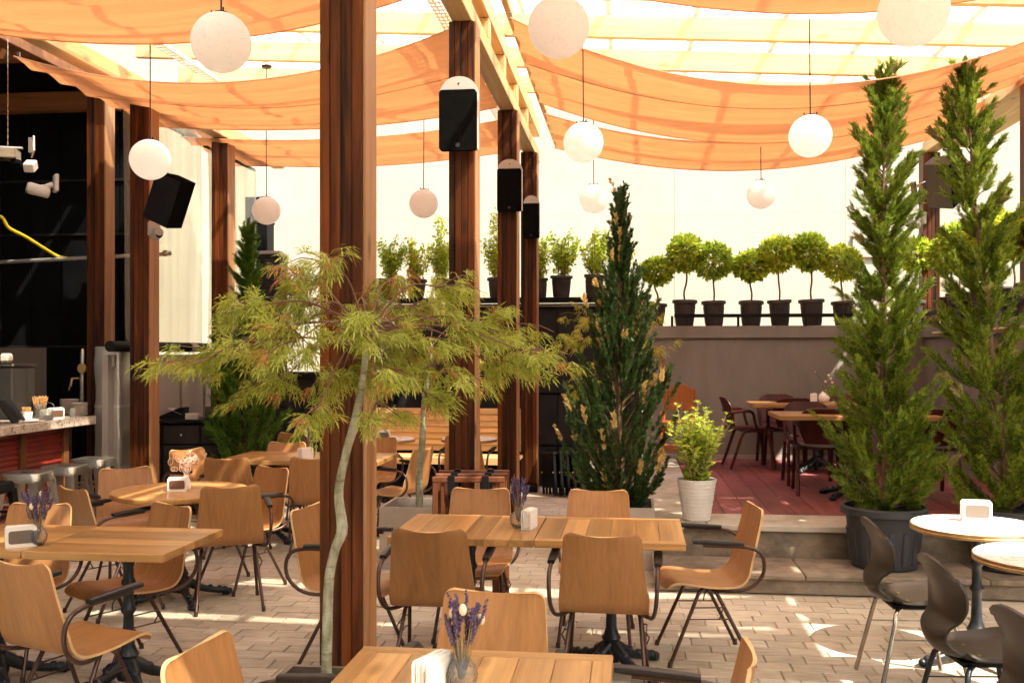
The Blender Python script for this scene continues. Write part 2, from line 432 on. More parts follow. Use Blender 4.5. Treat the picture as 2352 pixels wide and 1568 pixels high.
# ------------------------------------------------------------------ mesh helpers
class MB:
    def __init__(s):
        s.v = []; s.f = []; s.mi = []

    def add(s, vs_, fs, mi=0):
        o = len(s.v)
        s.v.extend([tuple(p) for p in vs_])
        s.f.extend([tuple(i + o for i in f) for f in fs])
        s.mi.extend([mi] * len(fs))
        return s

    def box(s, c, size, rot=None, mi=0):
        hx, hy, hz = size[0] / 2, size[1] / 2, size[2] / 2
        P = [Vector((x * hx, y * hy, z * hz)) for x in (-1, 1) for y in (-1, 1) for z in (-1, 1)]
        if rot is not None:
            P = [rot @ p for p in P]
        P = [p + Vector(c) for p in P]
        F = [(0, 1, 3, 2), (4, 6, 7, 5), (0, 4, 5, 1), (2, 3, 7, 6), (0, 2, 6, 4), (1, 5, 7, 3)]
        return s.add(P, F, mi)

    def cbox(s, c, size, ch=0.004, rot=None, mi=0):
        """box with chamfered edges"""
        h = [x / 2 for x in size]
        ch = min(ch, min(h) * 0.45)
        P = []; idx = {}
        for sx in (-1, 1):
            for sy in (-1, 1):
                for sz in (-1, 1):
                    for a in range(3):
                        q = [sx * (h[0] - ch), sy * (h[1] - ch), sz * (h[2] - ch)]
                        q[a] = (sx, sy, sz)[a] * h[a]
                        idx[(sx, sy, sz, a)] = len(P)
                        P.append(Vector(q))
        F = []
        for a in range(3):
            b_, c_ = (a + 1) % 3, (a + 2) % 3
            for sg in (-1, 1):
                ring = []
                for (sb, s_c) in ((-1, -1), (1, -1), (1, 1), (-1, 1)):
                    k = [0, 0, 0]; k[a] = sg; k[b_] = sb; k[c_] = s_c
                    ring.append(idx[(*k, a)])
                F.append(tuple(ring if sg > 0 else ring[::-1]))
        for a in range(3):      # edges parallel to axis a
            b_, c_ = (a + 1) % 3, (a + 2) % 3
            for sb in (-1, 1):
                for s_c in (-1, 1):
                    k0 = [0, 0, 0]; k1 = [0, 0, 0]
                    k0[a] = -1; k1[a] = 1
                    for k in (k0, k1):
                        k[b_] = sb; k[c_] = s_c
                    q = (idx[(*k0, b_)], idx[(*k1, b_)], idx[(*k1, c_)], idx[(*k0, c_)])
                    F.append(q if sb * s_c < 0 else q[::-1])
        for sx in (-1, 1):
            for sy in (-1, 1):
                for sz in (-1, 1):
                    t = tuple(idx[(sx, sy, sz, a)] for a in range(3))
                    F.append(t if sx * sy * sz > 0 else t[::-1])
        if rot is not None:
            P = [rot @ p for p in P]
        P = [p + Vector(c) for p in P]
        return s.add(P, F, mi)

    def tube(s, path, r, seg=8, mi=0, cap=True):
        path = [Vector(p) for p in path]
        n = len(path)
        rs = r if isinstance(r, (list, tuple)) else [r] * n
        V = []; F = []
        prev = None
        for i, p in enumerate(path):
            t = (path[min(i + 1, n - 1)] - path[max(i - 1, 0)])
            if t.length < 1e-9:
                t = Vector((0, 0, 1))
            t.normalize()
            if prev is None:
                u = t.orthogonal().normalized()
            else:
                u = (prev - t * prev.dot(t))
                u = u.normalized() if u.length > 1e-6 else t.orthogonal().normalized()
            prev = u
            w = t.cross(u)
            for k in range(seg):
                a = 2 * math.pi * k / seg
                V.append(p + (u * math.cos(a) + w * math.sin(a)) * rs[i])
        for i in range(n - 1):
            for k in range(seg):
                k2 = (k + 1) % seg
                F.append((i * seg + k, i * seg + k2, (i + 1) * seg + k2, (i + 1) * seg + k))
        if cap:
            F.append(tuple(range(seg))[::-1])
            F.append(tuple((n - 1) * seg + k for k in range(seg)))
        return s.add(V, F, mi)

    def lathe(s, prof, seg=24, c=(0, 0, 0), mi=0, cap=True):
        V = []; F = []
        n = len(prof)
        for r, z in prof:
            for k in range(seg):
                a = 2 * math.pi * k / seg
                V.append((c[0] + r * math.cos(a), c[1] + r * math.sin(a), c[2] + z))
        for i in range(n - 1):
            for k in range(seg):
                k2 = (k + 1) % seg
                F.append((i * seg + k, i * seg + k2, (i + 1) * seg + k2, (i + 1) * seg + k))
        if cap:
            F.append(tuple(range(seg))[::-1])
            F.append(tuple((n - 1) * seg + k for k in range(seg)))
        return s.add(V, F, mi)

    def prism(s, poly, a, b, axis='Y', mi=0, rot=None, c=(0, 0, 0)):
        """outline extruded along an axis; poly in the other two axes"""
        def pt(u, v, t):
            return Vector({'X': (t, u, v), 'Y': (u, t, v), 'Z': (u, v, t)}[axis])
        n = len(poly)
        V = [pt(u, v, a) for u, v in poly] + [pt(u, v, b) for u, v in poly]
        F = [tuple(range(n))[::-1], tuple(range(n, 2 * n))]
        F += [(i, (i + 1) % n, n + (i + 1) % n, n + i) for i in range(n)]
        if rot is not None:
            V = [rot @ p for p in V]
        V = [p + Vector(c) for p in V]
        return s.add(V, F, mi)

    def ball(s, c, r, seg=10, rings=6, mi=0, sc_=(1, 1, 1)):
        V = []; F = []
        for i in range(rings + 1):
            t = math.pi * i / rings
            for k in range(seg):
                a = 2 * math.pi * k / seg
                V.append((c[0] + r * sc_[0] * math.sin(t) * math.cos(a), c[1] + r * sc_[1] * math.sin(t) * math.sin(a), c[2] + r * sc_[2] * math.cos(t)))
        for i in range(rings):
            for k in range(seg):
                k2 = (k + 1) % seg
                F.append((i * seg + k, (i + 1) * seg + k, (i + 1) * seg + k2, i * seg + k2))
        return s.add(V, F, mi)

    def xf(s, mat, start=0):
        s.v[start:] = [tuple(mat @ Vector(p)) for p in s.v[start:]]
        return s

    def mesh(s, name, mats, smooth=None):
        me = bpy.data.meshes.new(name)
        me.from_pydata(s.v, [], s.f)
        for m_ in (mats if isinstance(mats, (list, tuple)) else [mats]):
            me.materials.append(m_)
        if any(s.mi):
            me.polygons.foreach_set('material_index', s.mi)
        bm = bmesh.new(); bm.from_mesh(me)
        bmesh.ops.remove_doubles(bm, verts=bm.verts, dist=1e-6)
        bmesh.ops.recalc_face_normals(bm, faces=bm.faces)
        bm.to_mesh(me); bm.free()
        if smooth is not None:
            me.polygons.foreach_set('use_smooth', [True] * len(me.polygons))
            me.set_sharp_from_angle(angle=R(smooth))
        me.update()
        return me

    def build(s, name, mats, parent=None, smooth=None):
        return link(name, s.mesh(name, mats, smooth), parent)


def link(name, me, parent=None, loc=None):
    o = bpy.data.objects.new(name, me)
    COL.objects.link(o)
    if parent is not None:
        o.parent = parent
    if loc is not None:
        o.location = loc
    return o


def quads(name, Q, mat, parent=None, smooth=False):
    """(N,k,3) array of separate leaf faces -> one mesh"""
    N, k = Q.shape[0], Q.shape[1]
    me = bpy.data.meshes.new(name)
    me.vertices.add(N * k)
    me.vertices.foreach_set('co', np.ascontiguousarray(Q, dtype=np.float32).ravel())
    me.loops.add(N * k)
    me.loops.foreach_set('vertex_index', np.arange(N * k, dtype=np.int32))
    me.polygons.add(N)
    me.polygons.foreach_set('loop_start', np.arange(0, N * k, k, dtype=np.int32))
    me.materials.append(mat)
    me.update(calc_edges=True)
    me.validate()
    return link(name, me, parent)


def tag(o, label=None, cat=None, group=None, kind=None):
    if label: o['label'] = label
    if cat: o['category'] = cat
    if group: o['group'] = group
    if kind: o['kind'] = kind
    return o


def thing(name, label, cat, loc=(0, 0, 0), rotz=0.0, group=None, scale=None):
    o = bpy.data.objects.new(name, None)
    o.empty_display_size = 0.1
    COL.objects.link(o)
    o.location = loc
    o.rotation_euler = (0, 0, R(rotz))
    if scale: o.scale = (scale,) * 3 if not isinstance(scale, tuple) else scale
    return tag(o, label, cat, group)


def dup(root, loc, rotz=0.0, label=None, group=None, scale=None):
    r = root.copy(); COL.objects.link(r)
    r.location = loc; r.rotation_euler = (0, 0, R(rotz))
    if label: r['label'] = label
    if group: r['group'] = group
    if scale: r.scale = (scale,) * 3 if not isinstance(scale, tuple) else scale
    def rec(src, dst):
        for ch in list(src.children):
            c = ch.copy(); COL.objects.link(c); c.parent = dst
            rec(ch, c)
    rec(root, r)
    return r


def shell(mb, G, th, edge_mi=1):
    """thickened sheet from a (rows, cols, 3) grid; the rim gets its own material"""
    G = np.asarray(G, float)
    du = np.gradient(G, axis=1); dv = np.gradient(G, axis=0)
    N = np.cross(du, dv); N /= (np.linalg.norm(N, axis=2, keepdims=True) + 1e-12)
    A = G + N * th / 2; B = G - N * th / 2
    r, c = G.shape[:2]
    V = np.concatenate([A.reshape(-1, 3), B.reshape(-1, 3)])
    F = []; E = []
    o = r * c
    for i in range(r - 1):
        for j in range(c - 1):
            a = i * c + j
            F.append((a, a + 1, a + c + 1, a + c))
            F.append((o + a, o + a + c, o + a + c + 1, o + a + 1))
    for j in range(c - 1):
        E.append((j, o + j, o + j + 1, j + 1))
        a = (r - 1) * c + j
        E.append((a, a + 1, o + a + 1, o + a))
    for i in range(r - 1):
        a = i * c
        E.append((a, a + c, o + a + c, o + a))
        a = i * c + c - 1
        E.append((a, o + a, o + a + c, a + c))
    s0 = len(mb.v)
    mb.v.extend([tuple(p) for p in V])
    mb.f.extend([tuple(i + s0 for i in f) for f in F + E])
    mb.mi.extend([0] * len(F) + [edge_mi] * len(E))
    return mb


def spline(pts, n):
    """Catmull-Rom through points"""
    P = np.asarray(pts, float)
    P = np.vstack([2 * P[0] - P[1], P, 2 * P[-1] - P[-2]])
    out = []
    m_ = len(P) - 3
    for t in np.linspace(0, m_ - 1e-9, n):
        i = int(t); f = t - i
        p0, p1, p2, p3 = P[i:i + 4]
        out.append(0.5 * ((2 * p1) + (-p0 + p2) * f + (2 * p0 - 5 * p1 + 4 * p2 - p3) * f * f + (-p0 + 3 * p1 - 3 * p2 + p3) * f ** 3))
    return np.array(out)


def rounded(w, h, r, n=4):
    pts = []
    for cx, cy, a0 in ((w / 2 - r, h / 2 - r, 0), (-w / 2 + r, h / 2 - r, 90), (-w / 2 + r, -h / 2 + r, 180), (w / 2 - r, -h / 2 + r, 270)):
        for k in range(n + 1):
            a = R(a0 + 90 * k / n)
            pts.append((cx + r * math.cos(a), cy + r * math.sin(a)))
    return pts


# ================================================================== THE SETTING
# ------------------------------------------------------------------ ground and pavers
g = MB()
g.box((0, 5, -0.13), (120, 120, 0.1))
outer = tag(g.build('ground', M['joint']), kind='structure')
pv = MB(); pv.box((0, 6.5, -0.04), (17, 23, 0.06))
ground = tag(pv.build('courtyard_floor', M['joint']), kind='structure')
PW, PD = 0.215, 0.138
pmesh = []
for k in range(5):
    mbp = MB()
    w_, d_ = PW - 0.007 - 0.001 * (k % 3), PD - 0.006 - 0.001 * (k % 2)
    mbp.cbox((0, 0, 0), (w_, d_, 0.05), 0.004)
    pmesh.append(mbp.mesh('paver', M['paver']))
cand = []
for j in range(int(-1.5 / PD), int(12.4 / PD)):
    y = j * PD
    off = 0.5 * PW * (j % 2) + 0.03 * math.sin(j * 1.7)
    for i in range(-40, 28):
        x = i * PW + off
        if x < -7.6 or x > 4.4:
            continue
        if x > 0.2 and y > 7.02 or y > 12.25 or (y > 11.0 and x > -0.5) or x > 3.9 and y > 6.9:
            continue
        d = -x * math.sin(YAW) + y * math.cos(YAW)
        u = x * math.cos(YAW) + y * math.sin(YAW)
        px = 1176 + 2250 * u / d if d > 0.3 else -9999
        py = 810 + 2250 * EYE / d if d > 0.3 else 9999
        vis = -40 < px < 2390 and py < 1610
        cand.append((not vis, d, x, y))
cand.sort()
field = MB()
for n_, (hid, d, x, y) in enumerate(cand):
    z = -0.025 + random.uniform(-0.0015, 0.0015)
    rot = random.uniform(-0.006, 0.006)
    if n_ < 300:
        o = link('paver', pmesh[random.randrange(5)], ground)
        o.location = (x, y, z); o.rotation_euler = (random.uniform(-.006, .006), random.uniform(-.006, .006), rot)
    else:
        field.box((x, y, z - 0.002), (PW - 0.008, PD - 0.007, 0.046), Matrix.Rotation(rot, 3, 'Z'))
fm = bpy.data.meshes.new('pavers')
fm.from_pydata(field.v, [], field.f); fm.materials.append(M['paver'])
tag(link('pavers', fm, ground), kind='stuff')

# ------------------------------------------------------------------ raised terrace with two concrete steps
XL, XR = 0.15, 3.42
BW = 12.3                                   # front face of the back walls
st = MB()
st.box(((XL + 4.6) / 2 + 0.02, 7.0 + 0.29 + 0.02, 0.050), (4.6 - XL - 0.04, 0.58, 0.098))
st.box(((XL + 4.6) / 2 + 0.02, 10.0, 0.165), (4.6 - XL - 0.04, 4.78, 0.328))
st.box((-0.18, 11.9, 0.165), (0.64, 0.78, 0.328)); st.box((-0.18, 11.27, 0.06), (0.64, 0.48, 0.118))
steps = tag(st.build('terrace_steps', M['concrete']), kind='structure')
x = XL
k = 0
while x < 4.6:                               # slabs of the lower tread and of the coping, riser faces below them
    w_ = [1.05, 1.22, 1.15, 1.2][k % 4]
    w_ = min(w_, 4.6 - x)
    q = MB(); q.cbox((x + w_ / 2, 7.29, 0.117), (w_ - 0.006, 0.60, 0.036), 0.006)
    q.build('tread_slab', M['concrete'], steps)
    x += w_; k += 1
x = XL; k = 0
while x < 4.6:
    w_ = min([0.42, 1.25, 1.2, 1.3][k % 4], 4.6 - x)
    q = MB(); q.cbox((x + w_ / 2, 7.82, 0.357), (w_ - 0.006, 0.53, 0.046), 0.006)
    q.build('coping_slab', M['coping'], steps)
    x += w_; k += 1
y = 8.09
for w_ in (1.1, 1.1, 1.0, 0.95):
    q = MB(); q.cbox((XL + 0.2, y + w_ / 2, 0.357), (0.40, w_ - 0.006, 0.046), 0.006)
    q.build('coping_slab', M['coping'], steps)
    y += w_
q = MB(); q.cbox((-0.18, 11.88, 0.355), (0.66, 0.8, 0.05), 0.006); q.build('coping_slab', M['coping'], steps)
q = MB(); q.cbox((-0.18, 11.25, 0.14), (0.66, 0.5, 0.04), 0.006); q.build('tread_slab', M['concrete'], steps)
deckbed = MB(); deckbed.box(((XL + 0.41 + 3.5) / 2, 10.2, 0.338), (3.5 - XL - 0.41, 4.2, 0.012))
deck = tag(deckbed.build('red_deck', M['black']), kind='structure')
x = XL + 0.41
k = 0
while x < 3.46:
    w_ = 0.19
    cut = 8.09 + [1.4, 2.9, 2.1, 3.3, 0.9][k % 5]
    for y0, y1 in ((8.09, cut), (cut, BW)):
        q = MB(); q.cbox((x + w_ / 2, (y0 + y1) / 2, 0.362), (w_ - 0.0035, y1 - y0 - 0.004, 0.036), 0.002)
        q.build('deck_board', M['deck'], deck)
    x += w_; k += 1

# ------------------------------------------------------------------ walls round the terrace
w = MB()
w.box(((XL + 3.8) / 2 - 0.006, BW + 0.125, 1.0), (3.8 - XL, 0.25, 1.9))
bw = tag(w.build('back_wall', M['greywall']), 'low taupe painted wall behind the red deck carrying a row of potted trees', 'wall')
q = MB(); q.cbox(((XL + 3.36) / 2, BW + 0.12, 1.935), (3.36 - XL, 0.33, 0.15), 0.006); q.build('wall_cap', M['greywall'], bw)
q = MB(); q.box(((XL + 3.36) / 2, BW - 0.012, 0.405), (3.3 - XL, 0.016, 0.05)); q.build('skirting', M['greypanel'], bw)
q = MB(); q.box(((XL + 3.5) / 2, BW + 0.34, 1.99), (3.5 - XL, 0.12, 0.06)); q.build('soil_strip', M['soil'], bw)
w = MB(); w.box((3.5 + 0.125, 9.2, 1.0), (0.25, 6.18, 1.9))
sw = tag(w.build('side_wall', M['greywall']), 'taupe painted wall along the terrace side under the slanting row of pots', 'wall')
q = MB(); q.cbox((3.5 + 0.12, 9.2, 1.935), (0.33, 6.4, 0.15), 0.006); q.build('wall_cap', M['greywall'], sw)
q = MB(); q.tube([(3.40, 8.0, 1.90), (3.40, 11.6, 1.90)], 0.018, 8); q.tube([(3.41, 10.55, 1.90), (3.42, 10.55, 1.70), (3.42, 10.55, 1.52)], 0.011, 8)
q.box((3.41, 10.55, 1.50), (0.05, 0.03, 0.05))
q.build('water_pipe', M['brass'], sw)
# planter rails that keep the pots from falling
q = MB(); q.box(((XL + 3.45) / 2 + .2, BW - 0.06, 2.135), (3.1 - XL, 0.012, 0.045))
for x in (0.5, 1.3, 2.1, 2.9): q.box((x, BW - 0.052, 2.07), (0.03, 0.012, 0.13))
tag(q.build('pot_rail', M['black']), 'thin black rail in front of the topiary pots on the back wall', 'rail')
q = MB(); q.box((3.44, 10.1, 2.135), (0.012, 4.2, 0.045))
for y in (8.4, 9.6, 10.8, 11.9): q.box((3.447, y, 2.07), (0.012, 0.03, 0.13))
tag(q.build('pot_rail', M['black']), 'thin black rail in front of the pots along the side wall', 'rail')

# black panelled wall with a shelf of pots
w = MB(); w.box((-1.45, BW + 0.16, 1.15), (3.16, 0.26, 2.3))
kw = tag(w.build('black_wall', M['black']), 'black panelled wall behind the slatted bench with pots along its top shelf', 'wall')
for zz, hh in ((0.25, 0.5), (0.83, 0.64), (1.48, 0.62), (2.02, 0.44)):
    for i in range(3):
        q = MB(); q.cbox((-2.47 + i * 1.03, BW + 0.02, zz), (1.02, 0.03, hh - 0.015), 0.004)
        for sx in (-.44, -.15, .15, .44):
            q.box((-2.47 + i * 1.03 + sx, BW + 0.002, zz - hh / 2 + 0.06), (0.012, 0.006, 0.012))
        q.build('panel', M['blackwall'], kw)
q = MB(); q.cbox((-1.42, BW + 0.08, 2.345), (3.24, 0.46, 0.05), 0.005); q.build('shelf', M['black'], kw)
q = MB(); q.box((-1.42, BW - 0.005, 2.27), (3.1, 0.014, 0.022)); q.build('seam_strip', M['greypanel'], kw)  # plain grey strip along the panel seam below the shelf

# brick oven with its stepped chimney
oven = thing('brick_oven', 'black painted brick oven with a stepped black chimney against the pale wall', 'oven', (-4.72, 12.35, 0))
q = MB(); q.box((0.66, 0.1, 0.68), (2.06, 0.6, 1.36)); q.build('oven_body', M['brick'], oven)
for r_ in range(12):
    for c_ in range(9):
        x = -0.28 + c_ * 0.235 + (0.11 if r_ % 2 else 0)
        if x > 1.60: continue
        q = MB(); q.cbox((x, -0.215, 0.17 + r_ * 0.095), (0.225, 0.04, 0.085), 0.005); q.build('brick', M['brick'], oven)
q = MB(); q.cbox((0.66, 0.08, 1.40), (2.12, 0.68, 0.06), 0.006); q.build('oven_top', M['black'], oven)
q = MB(); q.box((-0.05, 0.15, 2.2), (0.40, 0.30, 1.54)); ch = q.build('chimney_base', M['brick'], oven)
for r_ in range(15):
    for c_ in range(2):
        q = MB(); q.cbox((-0.15 + c_ * 0.2 + (0.03 if r_ % 2 else -0.02), -0.005, 1.50 + r_ * 0.097), (0.19, 0.035, 0.088), 0.005); q.build('brick', M['brick'], ch)
q = MB(); q.cbox((-0.06, 0.14, 2.99), (0.46, 0.36, 0.04), 0.005); q.build('ledge', M['greypanel'], oven)
q = MB(); q.cbox((-0.17, 0.15, 3.20), (0.29, 0.26, 0.38), 0.006); q.cbox((-0.20, 0.15, 3.57), (0.26, 0.24, 0.32), 0.006); q.cbox((-0.18, 0.15, 3.40), (0.33, 0.29, 0.02), 0.004)
q.build('flue', M['black'], oven)

# sunlit neighbouring wall beyond the courtyard
w = MB(); w.box((-2.0, 16.1, 4.0), (32, 0.3, 8.4))
fw = tag(w.build('neighbour_wall', M['cream']), 'tall cream rendered house wall in full sun beyond the potted trees', 'wall')
for i in range(12):
    for k in range(6):
        q = MB(); q.cbox((-16.6 + i * 2.66, 15.945 - 0.004 * ((i * 7 + k * 3) % 3), 0.62 + k * 1.31), (2.6585, 0.02, 1.3085), 0.001); q.build('render_panel', M['cream'], fw)
q = MB(); q.cbox((3.65, 15.90, 3.35), (0.42, 0.05, 0.36), 0.01); q.build('vent', M['cream'], fw)
w = MB(); w.box((9.6, 8, 3.0), (0.3, 18, 6.4))
tag(w.build('neighbour_wall', M['cream']), 'bright pale wall seen past the side wall at the edge of the courtyard', 'wall')

# unseen wall added behind the camera to cut sky light and bounce fill
w = MB(); w.box((-2.5, -3.2, 2.4), (16, 0.3, 5.0))
tag(w.build('fill_wall', M['cream']), kind='structure')

# ------------------------------------------------------------------ dark bar room on the left
w = MB()
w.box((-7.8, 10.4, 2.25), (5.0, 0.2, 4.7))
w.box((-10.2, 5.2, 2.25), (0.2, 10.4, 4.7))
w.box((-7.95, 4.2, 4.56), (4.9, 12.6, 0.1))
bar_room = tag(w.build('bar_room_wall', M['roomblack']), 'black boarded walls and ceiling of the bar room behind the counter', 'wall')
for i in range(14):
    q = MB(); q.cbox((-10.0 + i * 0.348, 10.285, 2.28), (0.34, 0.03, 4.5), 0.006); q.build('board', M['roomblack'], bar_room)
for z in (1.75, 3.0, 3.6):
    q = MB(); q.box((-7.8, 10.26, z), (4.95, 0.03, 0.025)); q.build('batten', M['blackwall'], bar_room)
q = MB(); q.cbox((-6.9, 9.3, 0.87), (2.0, 0.04, 1.72), 0.006)
tag(q.build('partition_panel', M['brownpanel']), 'plain brown grey board standing behind the bar counter', 'panel')
# grey panelled lower wall under the blind
w = MB(); w.box((-4.98, 9.95, 0.83), (0.06, 2.3, 1.66))
gp = tag(w.build('low_panel_wall', M['greypanel']), 'grey panelled low wall under the rolled blind beside the sideboard', 'wall')
for y in (9.15, 9.75, 10.35, 10.95):
    q = MB(); q.cbox((-4.935, y, 0.83), (0.03, 0.10, 1.6), 0.004); q.build('stile', M['greypanel'], gp)
q = MB(); q.cbox((-4.933, 9.95, 1.60), (0.028, 2.2, 0.12), 0.004); q.build('rail', M['greypanel'], gp)
w = MB(); w.box((-4.98, 11.85, 0.72), (0.06, 1.5, 1.44));
tag(w.build('corner_wall', M['black']), 'low black corner wall under the creased weather curtain', 'wall')
# roll-down blind with the black roller at its foot
n_u, n_v = 40, 14
bl = thing('roll_down_blind', 'cream roll down blind with a thick black roller along its foot', 'blind', (-4.86, 8.9, 0))
u_ = np.linspace(0, 1.75, n_u); v_ = np.linspace(1.78, 4.15, n_v)
UU, VV = np.meshgrid(u_, v_)
XX = 0.018 * np.sin(UU * 7 + VV * 0.8) + 0.012 * np.sin(UU * 17 + 1)
mbb = MB(); shell(mbb, np.stack([XX, UU, VV], 2), 0.003, 0); mbb.build('sheet', M['blind'], bl, 60)
q = MB(); q.tube([(0.03, -0.28, 1.74), (0.03, 1.78, 1.74)], 0.052, 14); q.build('roller', M['black'], bl, 40)
q = MB(); q.tube([(0.03, 1.35, 1.74), (0.03, 1.5, 1.74)], 0.055, 14); q.build('sleeve', M['greypanel'], bl, 40)
cu = thing('curtain_sheet', 'creased cream weather curtain hanging beyond the last brown post', 'curtain', (-4.88, 10.78, 0))
u_ = np.linspace(0, 1.5, 40); v_ = np.linspace(1.45, 4.05, 14)
UU, VV = np.meshgrid(u_, v_)
XX = 0.05 * np.sin(UU * 9 + VV * 0.5) * (0.4 + 0.6 * (VV - 1.45) / 2.6) + 0.02 * np.sin(UU * 23 + 1)
mbb = MB(); shell(mbb, np.stack([XX, UU, VV], 2), 0.003, 0); mbb.build('sheet', M['blind'], cu, 60)
q = MB(); q.tube([(0, 0.0, 4.06), (0, 1.5, 4.06)], 0.02, 8); q.build('rod', M['black'], cu, 40)

# ------------------------------------------------------------------ the pergola
perg = thing('pergola', 'timber pergola of dark laminated posts carrying pale pine beams and rafters', 'pergola', (0, 0, 0))
FW = 0.19


def post(x, y, top=4.1, pale=False, shoe=True, base=0.0):
    """laminated post: a core and four boards standing slightly proud of one another; x, y is its front right corner"""
    core = MB(); core.box((x - FW / 2, y + FW / 2, (top + base) / 2), (FW - 0.012, FW - 0.012, top - base))
    p = core.build('post', M['post'], perg)
    ws = [0.047, 0.045, 0.05, 0.048]
    xx = x - FW
    for i, w_ in enumerate(ws):
        q = MB()
        pr = (0.0, 0.004, -0.003, 0.002)[i]
        q.cbox((xx + w_ / 2, y + FW / 2 - pr / 2, (top + base) / 2 - 0.001 * i), (w_ - 0.002, FW + pr, top - base - 0.004), 0.004)
        q.build('plank', M['post'] if i < 3 else M['post_sunside'] if pale else M['post'], p)
        xx += w_
    q = MB(); q.cbox((x + 0.006, y + FW / 2, (top + base) / 2), (0.012, FW - 0.004, top - base - 0.006), 0.003); q.build('sunlit_side_board', M['post_sunside'], p)  # pale tone puts the sunlit right face into the wood colour
    if shoe:
        q = MB(); q.box((x - FW / 2, y + FW / 2, base + 0.055), (FW + 0.02, FW + 0.02, 0.11)); q.build('shoe', M['black'], p)
    return p


PX = -1.135
post(PX, 4.06, 4.1)
post(PX, 7.05, 4.1)
post(PX, 9.68, 4.1)
post(PX, 11.75, 4.1)
post(-4.51, 8.74, 4.1, shoe=False)
post(-4.51, 10.55, 4.1, shoe=False)
post(-5.30, 9.35, 4.34, shoe=False)
post(3.69, 12.35, 4.1, base=2.0, shoe=False)
post(3.69, 9.2, 4.1, base=2.0, shoe=False)


def roofz(x):
    return 4.60 - 0.06 * (x + 1.1)


def beam_y(x, z0, z1, w_, y0=-2.5, y1=12.45, mat='beam'):
    q = MB(); q.cbox((x, (y0 + y1) / 2, (z0 + z1) / 2), (w_, y1 - y0, z1 - z0), 0.006)
    q.build('beam', M[mat], perg)


beam_y(PX - 0.095, 4.102, 4.235, 0.15)
beam_y(PX - 0.095, 4.43, 4.59, 0.15)
beam_y(PX + 0.20, 4.28, 4.36, 0.05)
beam_y(-4.605, 4.102, 4.25, 0.15)
beam_y(3.595, 4.102, 4.235, 0.15)
beam_y(-5.39, 4.345, 4.47, 0.16, mat='brownbeam')
q = MB(); q.cbox((-7.7, 9.9, 4.38), (4.5, 0.14, 0.2), 0.006); q.build('tie_beam', M['brownbeam'], perg)
q = MB(); q.cbox((-7.7, 8.2, 4.40), (4.5, 0.14, 0.2), 0.006); q.build('tie_beam', M['brownbeam'], perg)
y = -2.0
bm_ = MB(); bm_.cbox((0, 0, 0.0), (0.14, 0.13, 0.19), 0.004); block = bm_.mesh('block', M['beam'])
rl = MB(); rl.cbox((0, 0, 0), (9.1, 0.07, 0.20), 0.005); rmesh = rl.mesh('rafter', M['rafter'])
ang = math.atan(0.06)
while y < 11.9:
    o = link('rafter', rmesh, perg)
    o.location = (-0.75, y, roofz(-0.75) + 0.105); o.rotation_euler = (0, ang, 0)
    o = link('block', block, perg); o.location = (PX - 0.095, y + 0.02, 4.333)
    y += 1.0
bt = MB(); bt.box((0, -0.3, 0), (0.05, 14.0, 0.04)); bmesh_ = bt.mesh('batten', M['white'])
x = -5.0
while x < 3.8:
    o = link('batten', bmesh_, perg); o.location = (x, 5.0, roofz(x) + 0.30)
    x += 0.80
q = MB(); q.cbox((3.93, 10.2, 4.20), (0.46, 4.6, 0.05), 0.006); q.build('sun_stop_board', M['beam'], perg)  # board added outside the beam to stop a sun patch on the back wall
rs = MB()
a_, b_ = -5.3, 3.85
rs.v = [(a_, -2.5, roofz(a_) + 0.265), (b_, -2.5, roofz(b_) + 0.265), (b_, 12.05, roofz(b_) + 0.265), (a_, 12.05, roofz(a_) + 0.265)]
rs.f = [(0, 1, 2, 3)]; rs.mi = [0]
rs.build('roof_sheet', M['roofsheet'], perg)

